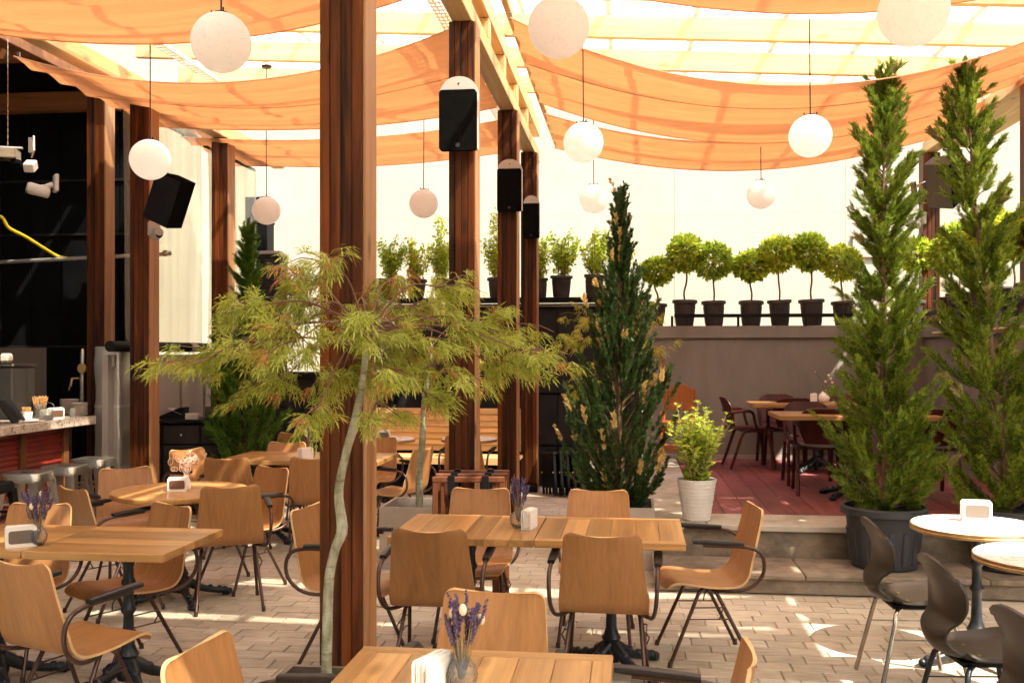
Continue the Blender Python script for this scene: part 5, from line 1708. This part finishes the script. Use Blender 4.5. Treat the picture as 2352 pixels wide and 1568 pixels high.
def napkin_holder(px, d, h, rotz, label, face='white', s_=1.0):
    t = thing('napkin_holder', label, 'napkin holder', spot(px, d, h + .001), rotz, 'napkin holders', s_)
    outl = [(-0.068, 0.0), (0.068, 0.0), (0.068, 0.088)] + [(0.056 + 0.012 * math.cos(R(a)), 0.088 + 0.012 * math.sin(R(a))) for a in (30, 60, 90)] + [(-0.056 + 0.012 * math.cos(R(a)), 0.088 + 0.012 * math.sin(R(a))) for a in (90, 120, 150)] + [(-0.068, 0.088)]
    for sy in (-1, 1):
        q = MB(); q.prism(outl, sy * 0.024 - 0.0018, sy * 0.024 + 0.0018, 'Y'); pl = q.build('side_plate', M['white'], t, 30)
        q = MB(); q.prism(rounded(0.110, 0.062, 0.012, 3), 0, 0.0015, 'Y', c=(0, 0, 0.05)); q.xf(Matrix.Translation((0, sy * 0.026 - (0.0015 if sy < 0 else 0), 0)));
        q.build('inset', M['bakelite'] if face == 'brown' else M['smoke'] if face == 'grey' else M['white'], pl)
    q = MB(); q.box((0, 0, 0.003), (0.13, 0.044, 0.005)); q.build('base', M['white'], t)
    q = MB()
    for k in range(8): q.box((0.003 * math.sin(k * 2), -0.0175 + 0.005 * k, 0.052 + 0.003 * (k % 3)), (0.122, 0.0040, 0.092))
    q.build('napkins', M['paper'], t)


napkin_holder(1216, 5.20, TH, 80, 'white napkin holder seen end on beside the lavender vase of the centre table')
napkin_holder(996, 2.68, TH, 68, 'white napkin holder seen nearly end on, nearest the camera')
napkin_holder(48, 4.70, TH, 38, 'napkin holder by the lavender vase at the bar side frame edge', 'grey')
napkin_holder(408, 6.58, TH, 14, 'napkin holder with a brown face in front of the pink loop flowers', 'brown', 0.92)
napkin_holder(702, 8.55, TH, 62, 'napkin holder on the far long table next to the thick post')
napkin_holder(882, 10.48, TH, 8, 'napkin holder on the white table in front of the bench', 'grey')
napkin_holder(2242, 5.42, TH, -6, 'napkin holder with a translucent grey face on the sunlit round white table', 'grey', 1.12)
napkin_holder(1869, 10.82, 1.13, 70, 'napkin holder beside the white vase on the red deck table')
napkin_holder(128, 0.0 + (-cpt(128, 0.10).x * math.sin(YAW) + cpt(128, 0.10).y * math.cos(YAW)), CT, 62, 'brown napkin holder on the marble bar counter', 'brown', 1.0)

# ================================================================== PLANTS
def unit(v):
    return v / (np.linalg.norm(v, axis=-1, keepdims=True) + 1e-9)


def diamonds(P, D, S, L, W):
    """leaf faces: base, side, tip, side"""
    L = np.asarray(L)[..., None]; W = np.asarray(W)[..., None]
    mid = P + D * L * 0.45
    return np.stack([P, mid + S * W * 0.5, P + D * L, mid - S * W * 0.5], axis=-2).reshape(-1, 4, 3)


def frond_quads(O, A, B, L, pairs=6, wid=0.20, ang=0.72, droop=0.10, lat=0.42):
    """flat sprays of scale foliage"""
    out = []
    Nn = unit(np.cross(A, B))
    for k in range(pairs):
        t = 0.08 + 0.86 * k / (pairs - 1)
        P = O + A * (L * t)[:, None] - np.array([0, 0, 1.0]) * (L * droop * t * t)[:, None]
        l_ = L * lat * (1 - 0.62 * t)
        for s in (-1, 1):
            D = unit(A * ang + B * s * math.sqrt(1 - ang ** 2) + RNG.normal(0, 0.10, A.shape))
            S = unit(np.cross(D, Nn))
            out.append(diamonds(P, D, S, l_, l_ * wid + 0.002))
    P = O; out.append(diamonds(P, unit(A - np.array([0, 0, droop])), B, L, L * wid * 0.42))
    return np.concatenate(out)


def conifer(t, H, prof, nb, ns, L, mat, base=0.0, lean=(0, 0), plume=0.26, rise=1.0, up=(0.7, 1.5), name='foliage', tipmat=None, tipfrac=0.0, tipname='young_tips', wid=0.20, trunk_r=0.022, bark='barkdark', pairs=6, lumps=0.22, lat=0.42, spread=0.5):
    """trunk, side branches that leave it at a slant and sweep up into feathery plumes"""
    px_, pr_ = zip(*prof)

    def axis(h):
        f = h / H
        return np.array([lean[0] * f, lean[1] * f, base + h])
    Os = []; As = []; Ls = []; Tp = []
    bm_ = MB()
    for i in range(nb):
        h_e = H * 0.96 * (i + RNG.random()) / nb
        az_ = RNG.random() * 2 * math.pi
        hf = h_e / H
        rad = np.array([math.cos(az_), math.sin(az_), 0])
        pl = plume * (1 - 0.45 * hf) * RNG.uniform(0.6, 1.25)
        Rr = max(0.0, np.interp(hf, px_, pr_) * (1 + RNG.normal(0, lumps)))
        out_ = 0.5 * pl / math.hypot(1, rise) * 1.0
        R1 = max(0.01, Rr - out_ * 0.8)
        h0 = max(0.02, h_e - R1 * RNG.uniform(*up))
        b0 = axis(h0); b1 = axis(h_e) + rad * R1
        tv = unit(rad * 1.0 + np.array([0, 0, rise + 1.4 * max(0, hf - 0.7)]) + RNG.normal(0, 0.22, 3))
        b2 = b1 + tv * pl
        curve = spline([b0, b0 * 0.45 + b1 * 0.55 - np.array([0, 0, 0.01]), b1, b2], 16)
        bm_.tube(curve[::3], [0.006, 0.005, 0.004, 0.003, 0.002, 0.001], 4, cap=False)
        fr = 0.30 + 0.70 * RNG.random(ns) ** 0.8
        ii = np.clip((fr * 15).astype(int), 0, 14)
        pos = curve[ii] + (curve[ii + 1] - curve[ii]) * ((fr * 15) - ii)[:, None]
        tan = unit(curve[ii + 1] - curve[ii])
        perp = RNG.normal(0, 1, (ns, 3)); perp = unit(perp - tan * np.sum(perp * tan, 1)[:, None])
        Os.append(pos); As.append(unit(tan + perp * (spread * RNG.uniform(0.5, 1.4, ns))[:, None] + np.array([0, 0, 0.10])))
        Ls.append(L * RNG.uniform(0.65, 1.2, ns) * (1.15 - 0.45 * fr) * (1 - 0.30 * hf))
        Tp.append((fr > 0.80) & (RNG.random() < tipfrac))
    O = np.concatenate(Os); A = np.concatenate(As); Lq = np.concatenate(Ls); tips = np.concatenate(Tp)
    B = unit(np.cross(A, RNG.normal(0, 1, A.shape)))
    quads(name, frond_quads(O[~tips], A[~tips], B[~tips], Lq[~tips], pairs, wid, lat=lat), mat, t)
    if tipmat and tips.any():
        quads(tipname, frond_quads(O[tips], A[tips], B[tips], Lq[tips] * 1.15, pairs, wid * 1.35, lat=lat), tipmat, t)
    tr_ = MB()
    hh = np.linspace(0, H * 0.98, 14)
    tr_.tube([axis(h) - np.array([0, 0, 0.06 if h == 0 else 0]) + np.array([0.012 * math.sin(h * 5), 0.012 * math.cos(h * 4), 0]) for h in hh], [trunk_r * (1 - 0.9 * h / H) + 0.002 for h in hh], 8)
    tr_.build('trunk', M[bark], t, 60)
    tag(bm_.build('branches', M[bark], t), kind='stuff')


def big_pot(loc, label, cat='potted tree', s_=1.0, name='potted_cypress'):
    t = thing(name, label, cat, loc)
    q = MB(); q.lathe([(0.20, 0.0), (0.225, 0.012), (0.262, 0.36), (0.268, 0.375), (0.292, 0.380), (0.300, 0.388), (0.300, 0.432), (0.292, 0.440), (0.272, 0.440), (0.262, 0.40), (0.235, 0.36)], 44)
    q.xf(Matrix.Scale(s_, 4)); pt = q.build('pot', M['charcoal'], t, 40)
    q = MB()
    for k in range(16):
        a = 2 * math.pi * k / 16
        q.cbox(((0.240) * math.cos(a), 0.240 * math.sin(a), 0.16), (0.02, 0.05, 0.24), 0.006, Matrix.Rotation(a, 3, 'Z') @ Matrix.Rotation(R(6), 3, 'Y'))
    q.xf(Matrix.Scale(s_, 4)); q.build('ribs', M['charcoal'], pt)
    q = MB(); q.lathe([(0.05, 0.405), (0.262, 0.395)], 30); q.xf(Matrix.Scale(s_, 4)); q.build('soil', M['soil'], pt)
    return t


CY1 = spot(2030, 7.10, 0.136)
t = big_pot(CY1, 'tall green cypress in a big charcoal pot standing on the lower step')
conifer(t, 3.24, [(0, 0.20), (0.04, 0.31), (0.11, 0.31), (0.18, 0.255), (0.27, 0.205), (0.36, 0.195), (0.45, 0.18), (0.55, 0.125), (0.65, 0.14), (0.75, 0.15), (0.82, 0.12), (0.9, 0.06), (1, 0.0)], 250, 66, 0.108, M['cypress'], 0.40, plume=0.29, rise=1.2, tipmat=M['cypress_tip'], tipfrac=0.04, wid=0.19, lat=0.40, pairs=7)
CY2 = spot(2318, 7.02, 0.136)
t = big_pot(CY2, 'leaning green cypress at the frame edge, its bare trunk showing through')
conifer(t, 3.30, [(0, 0.22), (0.05, 0.33), (0.15, 0.33), (0.3, 0.26), (0.45, 0.20), (0.55, 0.15), (0.7, 0.13), (0.8, 0.15), (0.88, 0.11), (0.95, 0.04), (1, 0.0)], 245, 64, 0.108, M['cypress'], 0.40, lean=(-0.32, 0.05), plume=0.29, rise=1.2, tipmat=M['cypress_tip'], tipfrac=0.04, trunk_r=0.028, wid=0.19, lat=0.40, pairs=7)

# square zinc planters
def box_planter(loc, label, cat, name, w_=0.54, h_=0.48, mat='planter', rotz=0):
    t = thing(name, label, cat, loc, rotz)
    q = MB()
    o_, i_ = w_ / 2, w_ / 2 - 0.022
    V = [(sx * o_, sy * o_, 0) for sx, sy in ((-1, -1), (1, -1), (1, 1), (-1, 1))] + [(sx * o_, sy * o_, h_) for sx, sy in ((-1, -1), (1, -1), (1, 1), (-1, 1))] + [(sx * i_, sy * i_, h_) for sx, sy in ((-1, -1), (1, -1), (1, 1), (-1, 1))] + [(sx * (i_ + .012), sy * (i_ + .012), h_ - 0.2) for sx, sy in ((-1, -1), (1, -1), (1, 1), (-1, 1))]
    F = [(0, 3, 2, 1)] + [(i + 4 * k, (i + 1) % 4 + 4 * k, (i + 1) % 4 + 4 * k + 4, i + 4 * k + 4) for k in range(3) for i in range(4)]
    q.add(V, F); pl = q.build('planter_box', M[mat], t)
    q = MB(); n = 12
    G = np.zeros((n, n, 3))
    for i in range(n):
        for j in range(n):
            G[i, j] = ((i / (n - 1) - .5) * 2 * (i_ + 0.008), (j / (n - 1) - .5) * 2 * (i_ + .008), h_ - 0.095 + random.uniform(-.012, .012))
    shell(q, G, 0.01, 0); q.build('soil', M['soil'], pl, 60)
    return t


VP = spot(1424, 7.86)
t = box_planter((VP.x, VP.y, 0), 'dark columnar cypress with cream yellow tips in a square planter behind the centre table', 'potted tree', 'variegated_cypress')
conifer(t, 2.62, [(0, 0.15), (0.06, 0.27), (0.14, 0.31), (0.24, 0.33), (0.34, 0.33), (0.42, 0.23), (0.50, 0.19), (0.60, 0.215), (0.66, 0.16), (0.73, 0.09), (0.82, 0.06), (0.92, 0.04), (1, 0.0)], 360, 64, 0.058, M['darkcyp'], 0.40, plume=0.24, rise=2.6, up=(1.0, 2.0), tipmat=M['variegated'], tipfrac=0.13, tipname='cream_tips', wid=0.27, lumps=0.22, pairs=5, spread=0.62, lat=0.5)

TP = (-3.86, 9.62, 0)
t = big_pot(TP, 'tall green thuja between the sideboard and the brick oven, top reaching the flue', name='potted_thuja')
conifer(t, 2.62, [(0, 0.28), (0.08, 0.34), (0.2, 0.34), (0.35, 0.29), (0.45, 0.18), (0.58, 0.12), (0.75, 0.07), (0.88, 0.03), (1, 0.0)], 270, 56, 0.105, M['thuja'], 0.40, lean=(-0.04, 0), plume=0.24, rise=1.3, pairs=6)


# lace-leaf maples
def maple_leaves(O, D, S, L):
    out = []
    angs = np.radians([-82, -54, -27, 0, 27, 54, 82]); ln = [0.50, 0.78, 0.96, 1.0, 0.96, 0.78, 0.50]
    N = unit(np.cross(D, S))
    for a, k in zip(angs, ln):
        d = unit(D * math.cos(a) + S * math.sin(a) + np.array([0, 0, -0.30]) + RNG.normal(0, 0.07, D.shape))
        s = unit(np.cross(d, N))
        l_ = L * k
        e1 = O + d * (l_ * 0.55)[:, None]
        d2 = unit(d + np.array([0, 0, -0.45]))
        out.append(diamonds(O, d, s, l_ * 0.62, l_ * 0.085))
        out.append(diamonds(e1, d2, s, l_ * 0.50, l_ * 0.075))
        for f in (0.3, 0.52):
            P = O + d * (l_ * f)[:, None]
            for sg in (-1, 1):
                dd = unit(d * 0.86 + s * sg * 0.5)
                out.append(diamonds(P, dd, unit(np.cross(dd, N)), l_ * 0.26, l_ * 0.05))
    return np.concatenate(out)


def maple(t, trunk, rr, pads, d0, leafL, nper, bark='bark', twr=0.0035):
    """trunk: list of local points; pads: (x, z, rx, rz, weight, red) in the plane across the view, local metres"""
    q = MB(); q.tube(spline(trunk, 40), list(np.interp(np.linspace(0, 1, 40), np.linspace(0, 1, len(rr)), rr)), 12)
    q.build('trunk', M[bark], t, 60)
    top = np.array(trunk[-1]); low = np.array(trunk[-2])
    br = MB(); tw = MB()
    Og = []; Dg = []; Lg = []; Or = []; Dr = []
    rvec = np.array(RGT); fvec = np.array(FWD)
    for (x, z, rx, rz, wt, red) in pads:
        dep = RNG.uniform(-0.26, 0.30) * d0
        c = rvec * x + fvec * dep + np.array([0, 0, z])
        st0 = low + (top - low) * RNG.random()
        mid = st0 * 0.5 + c * 0.5 + np.array([0, 0, 0.05 + 0.03 * RNG.random()]) * d0
        br.tube(spline([st0, mid, c], 12), [0.005 * d0 + 0.002, 0.0055, 0.005, 0.0042, 0.004, 0.0036, 0.0034, 0.0032, 0.003, 0.0027, 0.0024, 0.002], 6, cap=False)
        nt = int(7.6 * wt)
        for k in range(nt):
            v = RNG.normal(0, 1, 3); v = v / np.linalg.norm(v) * RNG.random() ** 0.4 * 1.18
            hv = rvec * x + fvec * dep; hv = hv / (np.linalg.norm(hv) + 1e-6)
            e = c + hv * (0.35 * rx) + rvec * v[0] * rx + fvec * v[1] * max(rx, 0.16 * d0) + np.array([0, 0, v[2] * rz])
            tw.tube(spline([c * 0.75 + mid * 0.25, c * 0.4 + e * 0.6 + np.array([0, 0, 0.02]), e], 6), [twr, twr * .8, twr * .7, twr * .6, twr * .5, twr * .35], 4, cap=False)
            out = unit(e - c + 1e-4)
            for f in np.linspace(0.35, 1.0, nper):
                p = c * 0.75 + mid * 0.25 + (e - (c * 0.75 + mid * 0.25)) * f + RNG.normal(0, 0.014 * d0, 3)
                dd = out * 0.5 + hv * 0.55 + RNG.normal(0, 0.36, 3) + np.array([0, 0, -0.30])
                if RNG.random() < red * 1.0: Or.append(p); Dr.append(dd)
                else: Og.append(p); Dg.append(dd)
    tag(br.build('limbs', M['twig'], t, 60), kind='stuff'); tag(tw.build('twigs', M['twig'], t), kind='stuff')
    for O, D, nm, mt in ((Og, Dg, 'leaves', 'maple'), (Or, Dr, 'red_leaves', 'maplered')):
        if not O: continue
        O = np.array(O); D = unit(np.array(D)); S = unit(np.cross(D, RNG.normal(0, 0.5, D.shape) + np.array([0, 0, 1.0])))
        tag(quads(nm, maple_leaves(O, D, S, leafL * RNG.uniform(0.7, 1.2, len(O))), M[mt], t), kind='stuff')


def pads_from(px0, d, base, lst):
    out = []
    for (px, py, rx, ry, wt, red) in lst:
        out.append(((px - px0) * d / 2250, EYE - (py - 810) * d / 2250 - base, rx * d / 2250, ry * d / 2250, wt, red))
    return out


MP1 = Vector((-1.06, 3.40, 0))
d1 = -MP1.x * math.sin(YAW) + MP1.y * math.cos(YAW)
t = box_planter(MP1, 'spreading lace leaf maple with a crooked pale trunk before the thick post', 'potted tree', 'lace_maple', 0.50, 0.48, 'planterdark')
px0 = 1176 + 2250 * (MP1.x * math.cos(YAW) + MP1.y * math.sin(YAW)) / d1


def tp(px, py, dz=0.0):
    v = RGT * ((px - px0) * d1 / 2250) + FWD * dz
    return (v.x, v.y, EYE - (py - 810) * d1 / 2250)


maple(t, [tp(748, 1600), tp(752, 1440), tp(756, 1330), tp(770, 1260), tp(786, 1215), tp(778, 1130), tp(795, 1040), tp(815, 970), tp(832, 880), tp(842, 800), tp(850, 730)],
      [0.0195, 0.0185, 0.0175, 0.0165, 0.0205, 0.0155, 0.0145, 0.0165, 0.012, 0.010, 0.007],
      pads_from(px0, d1, 0, [
          (770, 610, 90, 38, 1.0, 0.30), (650, 625, 75, 34, 0.9, 0.06), (880, 630, 70, 34, 0.7, 0.25), (570, 715, 95, 45, 1.1, 0.08), (690, 700, 90, 50, 1.1, 0.10),
          (800, 690, 100, 50, 1.2, 0.10), (930, 700, 95, 48, 1.1, 0.12), (1020, 660, 70, 32, 0.7, 0.12), (480, 825, 105, 45, 1.2, 0.06), (590, 800, 100, 50, 1.2, 0.08),
          (700, 790, 110, 50, 1.3, 0.05), (820, 775, 110, 55, 1.4, 0.05), (940, 790, 100, 50, 1.2, 0.08), (1050, 760, 95, 45, 1.1, 0.06), (1150, 745, 90, 40, 1.0, 0.04),
          (1130, 840, 85, 40, 1.0, 0.10), (1235, 820, 70, 35, 0.8, 0.08), (1030, 860, 90, 40, 0.9, 0.08), (900, 865, 90, 40, 0.9, 0.06), (770, 880, 80, 35, 0.8, 0.05),
          (620, 880, 85, 35, 0.8, 0.06), (540, 900, 60, 28, 0.5, 0.06), (440, 850, 42, 26, 0.35, 0.05), (850, 760, 60, 40, 1.0, 0.05), (860, 830, 60, 36, 0.9, 0.05), (800, 840, 60, 34, 0.8, 0.05), (750, 955, 65, 30, 0.6, 0.18), (880, 950, 55, 26, 0.4, 0.10), (1000, 930, 60, 25, 0.45, 0.10)]),
      1.0, 0.082, 6)

MP2 = spot(966, 7.86)
t = box_planter((MP2.x, MP2.y, 0), 'slim lace leaf maple with a straight stem in a square zinc planter', 'potted tree', 'lace_maple')
d2 = 7.86


def tq(px, py):
    v = RGT * ((px - 966) * d2 / 2250)
    return (v.x, v.y, EYE - (py - 810) * d2 / 2250)


maple(t, [tq(964, 1180), tq(963, 1090), tq(970, 1010), tq(974, 930), tq(985, 850), tq(992, 790)], [0.032, 0.028, 0.026, 0.022, 0.018, 0.012],
      pads_from(966, d2, 0, [(1000, 700, 60, 34, 0.8, 0.08), (930, 760, 60, 36, 0.8, 0.08), (1060, 790, 60, 36, 0.8, 0.06), (960, 830, 60, 30, 0.7, 0.06), (1080, 880, 45, 24, 0.5, 0.1), (900, 880, 45, 24, 0.5, 0.1), (1000, 930, 40, 20, 0.3, 0.1)]),
      1.9, 0.11, 6, twr=0.006)
MP3 = spot(1418, 9.3)
t = box_planter((MP3.x, MP3.y, 0), 'lace leaf maple spreading behind the variegated cypress in front of the black wall', 'potted tree', 'lace_maple', 0.50)
d3 = 9.3


def tr3(px, py):
    v = RGT * ((px - 1418) * d3 / 2250)
    return (v.x, v.y, EYE - (py - 810) * d3 / 2250)


maple(t, [tr3(1418, 1130), tr3(1422, 1020), tr3(1410, 920), tr3(1415, 820)], [0.026, 0.024, 0.02, 0.014],
      pads_from(1418, d3, 0, [(1350, 720, 50, 26, 0.9, 0.06), (1440, 700, 50, 24, 0.8, 0.06), (1500, 730, 35, 20, 0.6, 0.05), (1330, 780, 50, 26, 0.9, 0.05), (1500, 800, 45, 26, 0.9, 0.08), (1340, 850, 45, 24, 0.8, 0.05), (1420, 770, 50, 28, 0.8, 0.05), (1490, 860, 35, 20, 0.5, 0.08), (1320, 900, 35, 18, 0.4, 0.05)]),
      2.0, 0.105, 6, twr=0.006)


# round-headed and bushy plants in black nursery pots
def pot_mesh():
    q = MB(); q.lathe([(0.098, 0.0), (0.104, 0.008), (0.128, 0.255), (0.132, 0.262), (0.148, 0.266), (0.150, 0.272), (0.150, 0.300), (0.146, 0.305), (0.132, 0.305), (0.122, 0.255)], 28)
    for k in range(14):
        a = 2 * math.pi * k / 14
        q.box((0.1165 * math.cos(a), 0.1165 * math.sin(a), 0.13), (0.006, 0.010, 0.20), Matrix.Rotation(a, 3, 'Z') @ Matrix.Rotation(R(5.6), 3, 'Y'))
    return q.mesh('pot', M['potblack'], 40)


POT = pot_mesh()
sm_ = MB(); sm_.lathe([(0.02, 0.285), (0.128, 0.278)], 20); SOIL = sm_.mesh('soil', M['soil'])


def crown_quads(n, c, r3, L, lumps=6, seed=0):
    rg = np.random.default_rng(seed)
    v = unit(rg.normal(0, 1, (n, 3)))
    rr = 0.62 + 0.42 * rg.random(n) ** 0.6
    lc = unit(rg.normal(0, 1, (lumps, 3)))
    bumpv = np.max(v @ lc.T, axis=1)
    rr = rr * (0.86 + 0.24 * bumpv)
    P = np.array(c) + v * rr[:, None] * np.array(r3)
    D = unit(v * 0.8 + rg.normal(0, 0.6, (n, 3)) + np.array([0, 0, -0.1]))
    S = unit(np.cross(D, rg.normal(0, 1, (n, 3))))
    l_ = L * rg.uniform(0.7, 1.3, n)
    return diamonds(P, D, S, l_, l_ * 0.48)


def topiary_proto(k):
    t = thing('topiary_tree', 'x', 'potted plant')
    link('pot', POT, t); link('soil', SOIL, t)
    z = (0.84, 0.80, 0.86, 0.74)[k]; r3 = ((0.195, 0.20, 0.175), (0.215, 0.21, 0.19), (0.175, 0.18, 0.185), (0.18, 0.18, 0.15))[k]
    q = MB(); q.tube(spline([(0, 0, 0.27), (0.012 * (k - 1), 0.01, 0.40), (-0.01 * k, 0, 0.55), (0, 0, z)], 14), 0.0115, 7)
    for a in range(6):
        v = unit(RNG.normal(0, 1, 3)) * np.array(r3) * 0.7
        q.tube([(0, 0, z - 0.12), (v[0] * .6, v[1] * .6, z + v[2] * .5 - 0.03), (v[0], v[1], z + v[2])], [0.006, 0.004, 0.002], 4, cap=False)
    q.build('trunk', M['barkdark'], t, 60)
    quads('crown', crown_quads(1700, (0, 0, z), r3, 0.066, 9, k + 20), M['topiary'], t)
    return t


def bush_proto(k):
    t = thing('potted_shrub', 'x', 'potted plant')
    link('pot', POT, t); link('soil', SOIL, t)
    rg = np.random.default_rng(50 + k)
    P = []; D = []
    q = MB()
    for i in range(16):
        a = rg.uniform(0, 6.28); sp = rg.uniform(0.05, 0.30); L = rg.uniform(0.30, 0.62) * (1.0 if k != 2 or i > 1 else 2.1)
        if k == 2 and i <= 1: sp = 0.08
        e = np.array([math.cos(a) * sp * .8, math.sin(a) * sp * .8, 0.28 + L])
        b0 = np.array([math.cos(a) * 0.03, math.sin(a) * 0.03, 0.27])
        q.tube([b0, b0 * .5 + e * .5 + np.array([0, 0, .03]), e], [0.005, 0.004, 0.002], 4, cap=False)
        nl = int(85 * L / 0.45)
        f = rg.random(nl) ** 0.8
        P.append(b0 + (e - b0) * (0.12 + 0.88 * f)[:, None] + rg.normal(0, 0.028, (nl, 3)))
        D.append(unit(rg.normal(0, 1, (nl, 3)) + np.array([0, 0, 0.35])))
    P = np.concatenate(P); D = np.concatenate(D)
    S = unit(np.cross(D, rg.normal(0, 1, P.shape)))
    l_ = 0.058 * rg.uniform(0.7, 1.25, len(P))
    q.build('stems', M['barkdark'], t)
    quads('foliage', diamonds(P, D, S, l_, l_ * 0.46), M['topiary'], t)
    return t


tprot = [topiary_proto(k) for k in range(4)]
bprot = [bush_proto(k) for k in range(3)]
used = {}


def put(proto, key, loc, rz, label, group, s_):
    if key not in used:
        used[key] = 1
        proto.location = loc; proto.rotation_euler = (0, 0, R(rz)); proto['label'] = label; proto['group'] = group
        proto.scale = (s_,) * 3
        return proto
    return dup(proto, loc, rz, label, group, s_)


def vary(o, k):
    h = math.sin(k * 12.9) * 0.5; w = math.sin(k * 7.3 + 1)
    o.rotation_euler = (R(2.6) * h * 2, R(2.8) * w, o.rotation_euler[2])
    o.scale = (o.scale[0] * (1 + 0.05 * w), o.scale[0] * (1 - 0.04 * w), o.scale[0] * (1 + 0.09 * h))


def px_on(px, Y):
    k_ = (px - 1176) / 2250
    return Y * (k_ * math.cos(YAW) - math.sin(YAW)) / (math.cos(YAW) + k_ * math.sin(YAW))


YB = BW + 0.13
LEDGE = [
    (1503, 3, 0.98, 'topiary tree just behind the tip side of the variegated cypress, pot partly hidden'),
    (1572, 2, 1.06, 'tall stemmed topiary tree first clear of the variegated cypress on the back wall'),
    (1640, 1, 1.00, 'wide headed topiary tree second clear of the variegated cypress on the back wall'),
    (1725, 3, 1.04, 'lowest headed topiary tree in the middle of the back wall row'),
    (1792, 0, 1.02, 'topiary tree whose head touches its neighbour, below the hanging globe'),
    (1866, 2, 1.04, 'topiary tree with a straight bare stem left of the tall potted cypress top'),
    (1938, 1, 1.00, 'topiary tree half covered by the tall potted cypress'),
    (2095, 0, 0.98, 'topiary tree in the wall corner seen just past the tall potted cypress'),
]
for px, k, s_, lab in LEDGE:
    o = put(tprot[k], ('t', k), (px_on(px, YB), YB, 2.012), random.uniform(0, 360), lab, 'topiary trees along the terrace walls', s_)
    vary(o, px)
for i, Y in enumerate((11.75, 11.40, 11.05, 10.68, 10.30, 9.88, 9.45, 9.0, 8.6)):
    lab = ['topiary tree first on the side wall, beside the corner post', 'topiary tree second on the side wall from the corner post', 'topiary tree third on the side wall from the corner post', 'topiary tree fourth on the side wall, under the dark grey speaker', 'topiary tree fifth on the side wall, behind the leaning cypress', 'topiary tree sixth on the side wall, behind the leaning cypress', 'topiary tree seventh on the side wall, past the leaning cypress', 'topiary tree eighth on the side wall near the frame edge', 'topiary tree last on the side wall at the frame edge'][i]
    put(tprot[(i * 3 + 1) % 4], ('t', (i * 3 + 1) % 4), (3.63, Y, 2.012), random.uniform(0, 360), lab, 'topiary trees along the terrace walls', 1.0 + 0.08 * math.sin(i * 2.1))
SHELF = [
    (893, 0, 0.86, 'bushy shrub in a black pot on the shelf, nearest the thick post'),
    (955, 1, 0.88, 'bushy shrub in a brownish black pot, second on the shelf from the thick post'),
    (1017, 2, 0.84, 'bushy shrub in a black pot on the shelf just before the second post'),
    (1143, 2, 0.90, 'bushy shrub with one very tall shoot between the second and third posts'),
    (1238, 1, 0.86, 'bushy shrub on the shelf half hidden behind the last post'),
    (1289, 0, 0.92, 'full bushy shrub on the shelf clear of the last post'),
    (1363, 1, 0.92, 'upright bushy shrub on the shelf behind the variegated cypress'),
    (1428, 0, 0.90, 'bushy shrub on the shelf end, mostly behind the variegated cypress'),
]
for px, k, s_, lab in SHELF:
    yy = BW + 0.10
    o = put(bprot[k], ('b', k), (px_on(px, yy), yy, 2.371), random.uniform(0, 360), lab, 'shrubs on the black wall shelf', s_)
    vary(o, px)

# lime shrub in the white ribbed pot
wp = spot(1600, 7.62, 0.381)
t = thing('lime_shrub', 'lime green leafy shrub in a white ribbed pot on the sunlit coping', 'potted plant', wp)
prof = [(0.095, 0.0), (0.103, 0.004)]
for k in range(44):
    z = 0.01 + 0.30 * k / 43
    prof.append((0.105 + 0.046 * k / 43 + (0.0008 if k % 4 < 2 else -0.0005), z))
prof += [(0.154, 0.318), (0.150, 0.322), (0.143, 0.318), (0.138, 0.27)]
q = MB(); q.lathe(prof, 40); pt = q.build('pot', M['potwhite'], t, 50)
q = MB(); q.lathe([(0.02, 0.288), (0.143, 0.282)], 24); q.build('soil', M['soil'], pt)
rg = np.random.default_rng(5)
P = []; D = []; Lf = []
q = MB()
for i in range(64):
    a = rg.uniform(0, 6.28); sp = rg.uniform(0.02, 0.24); L = rg.uniform(0.34, 0.60) * (1.0 - 0.5 * sp)
    if i == 0: a, sp, L = 0.0, 0.26, 0.47
    if i == 1: a, sp, L = 2.8, 0.16, 0.60
    if i == 2: a, sp, L = 1.2, 0.03, 0.62
    e = np.array([math.cos(a) * sp, math.sin(a) * sp, 0.29 + L])
    b0 = np.array([math.cos(a) * 0.04, math.sin(a) * 0.04, 0.27])
    mid_ = b0 * .5 + e * .5 + np.array([0, 0, 0.04])
    C_ = spline([b0, mid_, e], 12)
    q.tube(C_, 0.003, 4, cap=False)
    for j in range(13):
        c_ = C_[min(11, int(1 + j * 0.85))]
        ph = j * 1.57 + rg.uniform(-.3, .3)
        for s in (0, math.pi):
            dd = np.array([math.cos(ph + s), math.sin(ph + s), rg.uniform(0.1, 0.6)])
            P.append(c_ + rg.normal(0, 0.008, 3)); D.append(dd); Lf.append(0.060 * rg.uniform(0.7, 1.2) * (0.65 if j > 10 else 1.0))
    for s in range(4):
        P.append(e); D.append(np.array([math.cos(s * 1.57), math.sin(s * 1.57), 1.0])); Lf.append(0.03)
q.build('stems', M['stem'], t)
P = np.array(P); D = unit(np.array(D)); S = unit(np.cross(D, rg.normal(0, 0.35, P.shape) + np.array([0, 0, 1.0])))
Lf = np.array(Lf)
quads('foliage', diamonds(P, D, S, Lf, Lf * 0.58), M['limeleaf'], t)
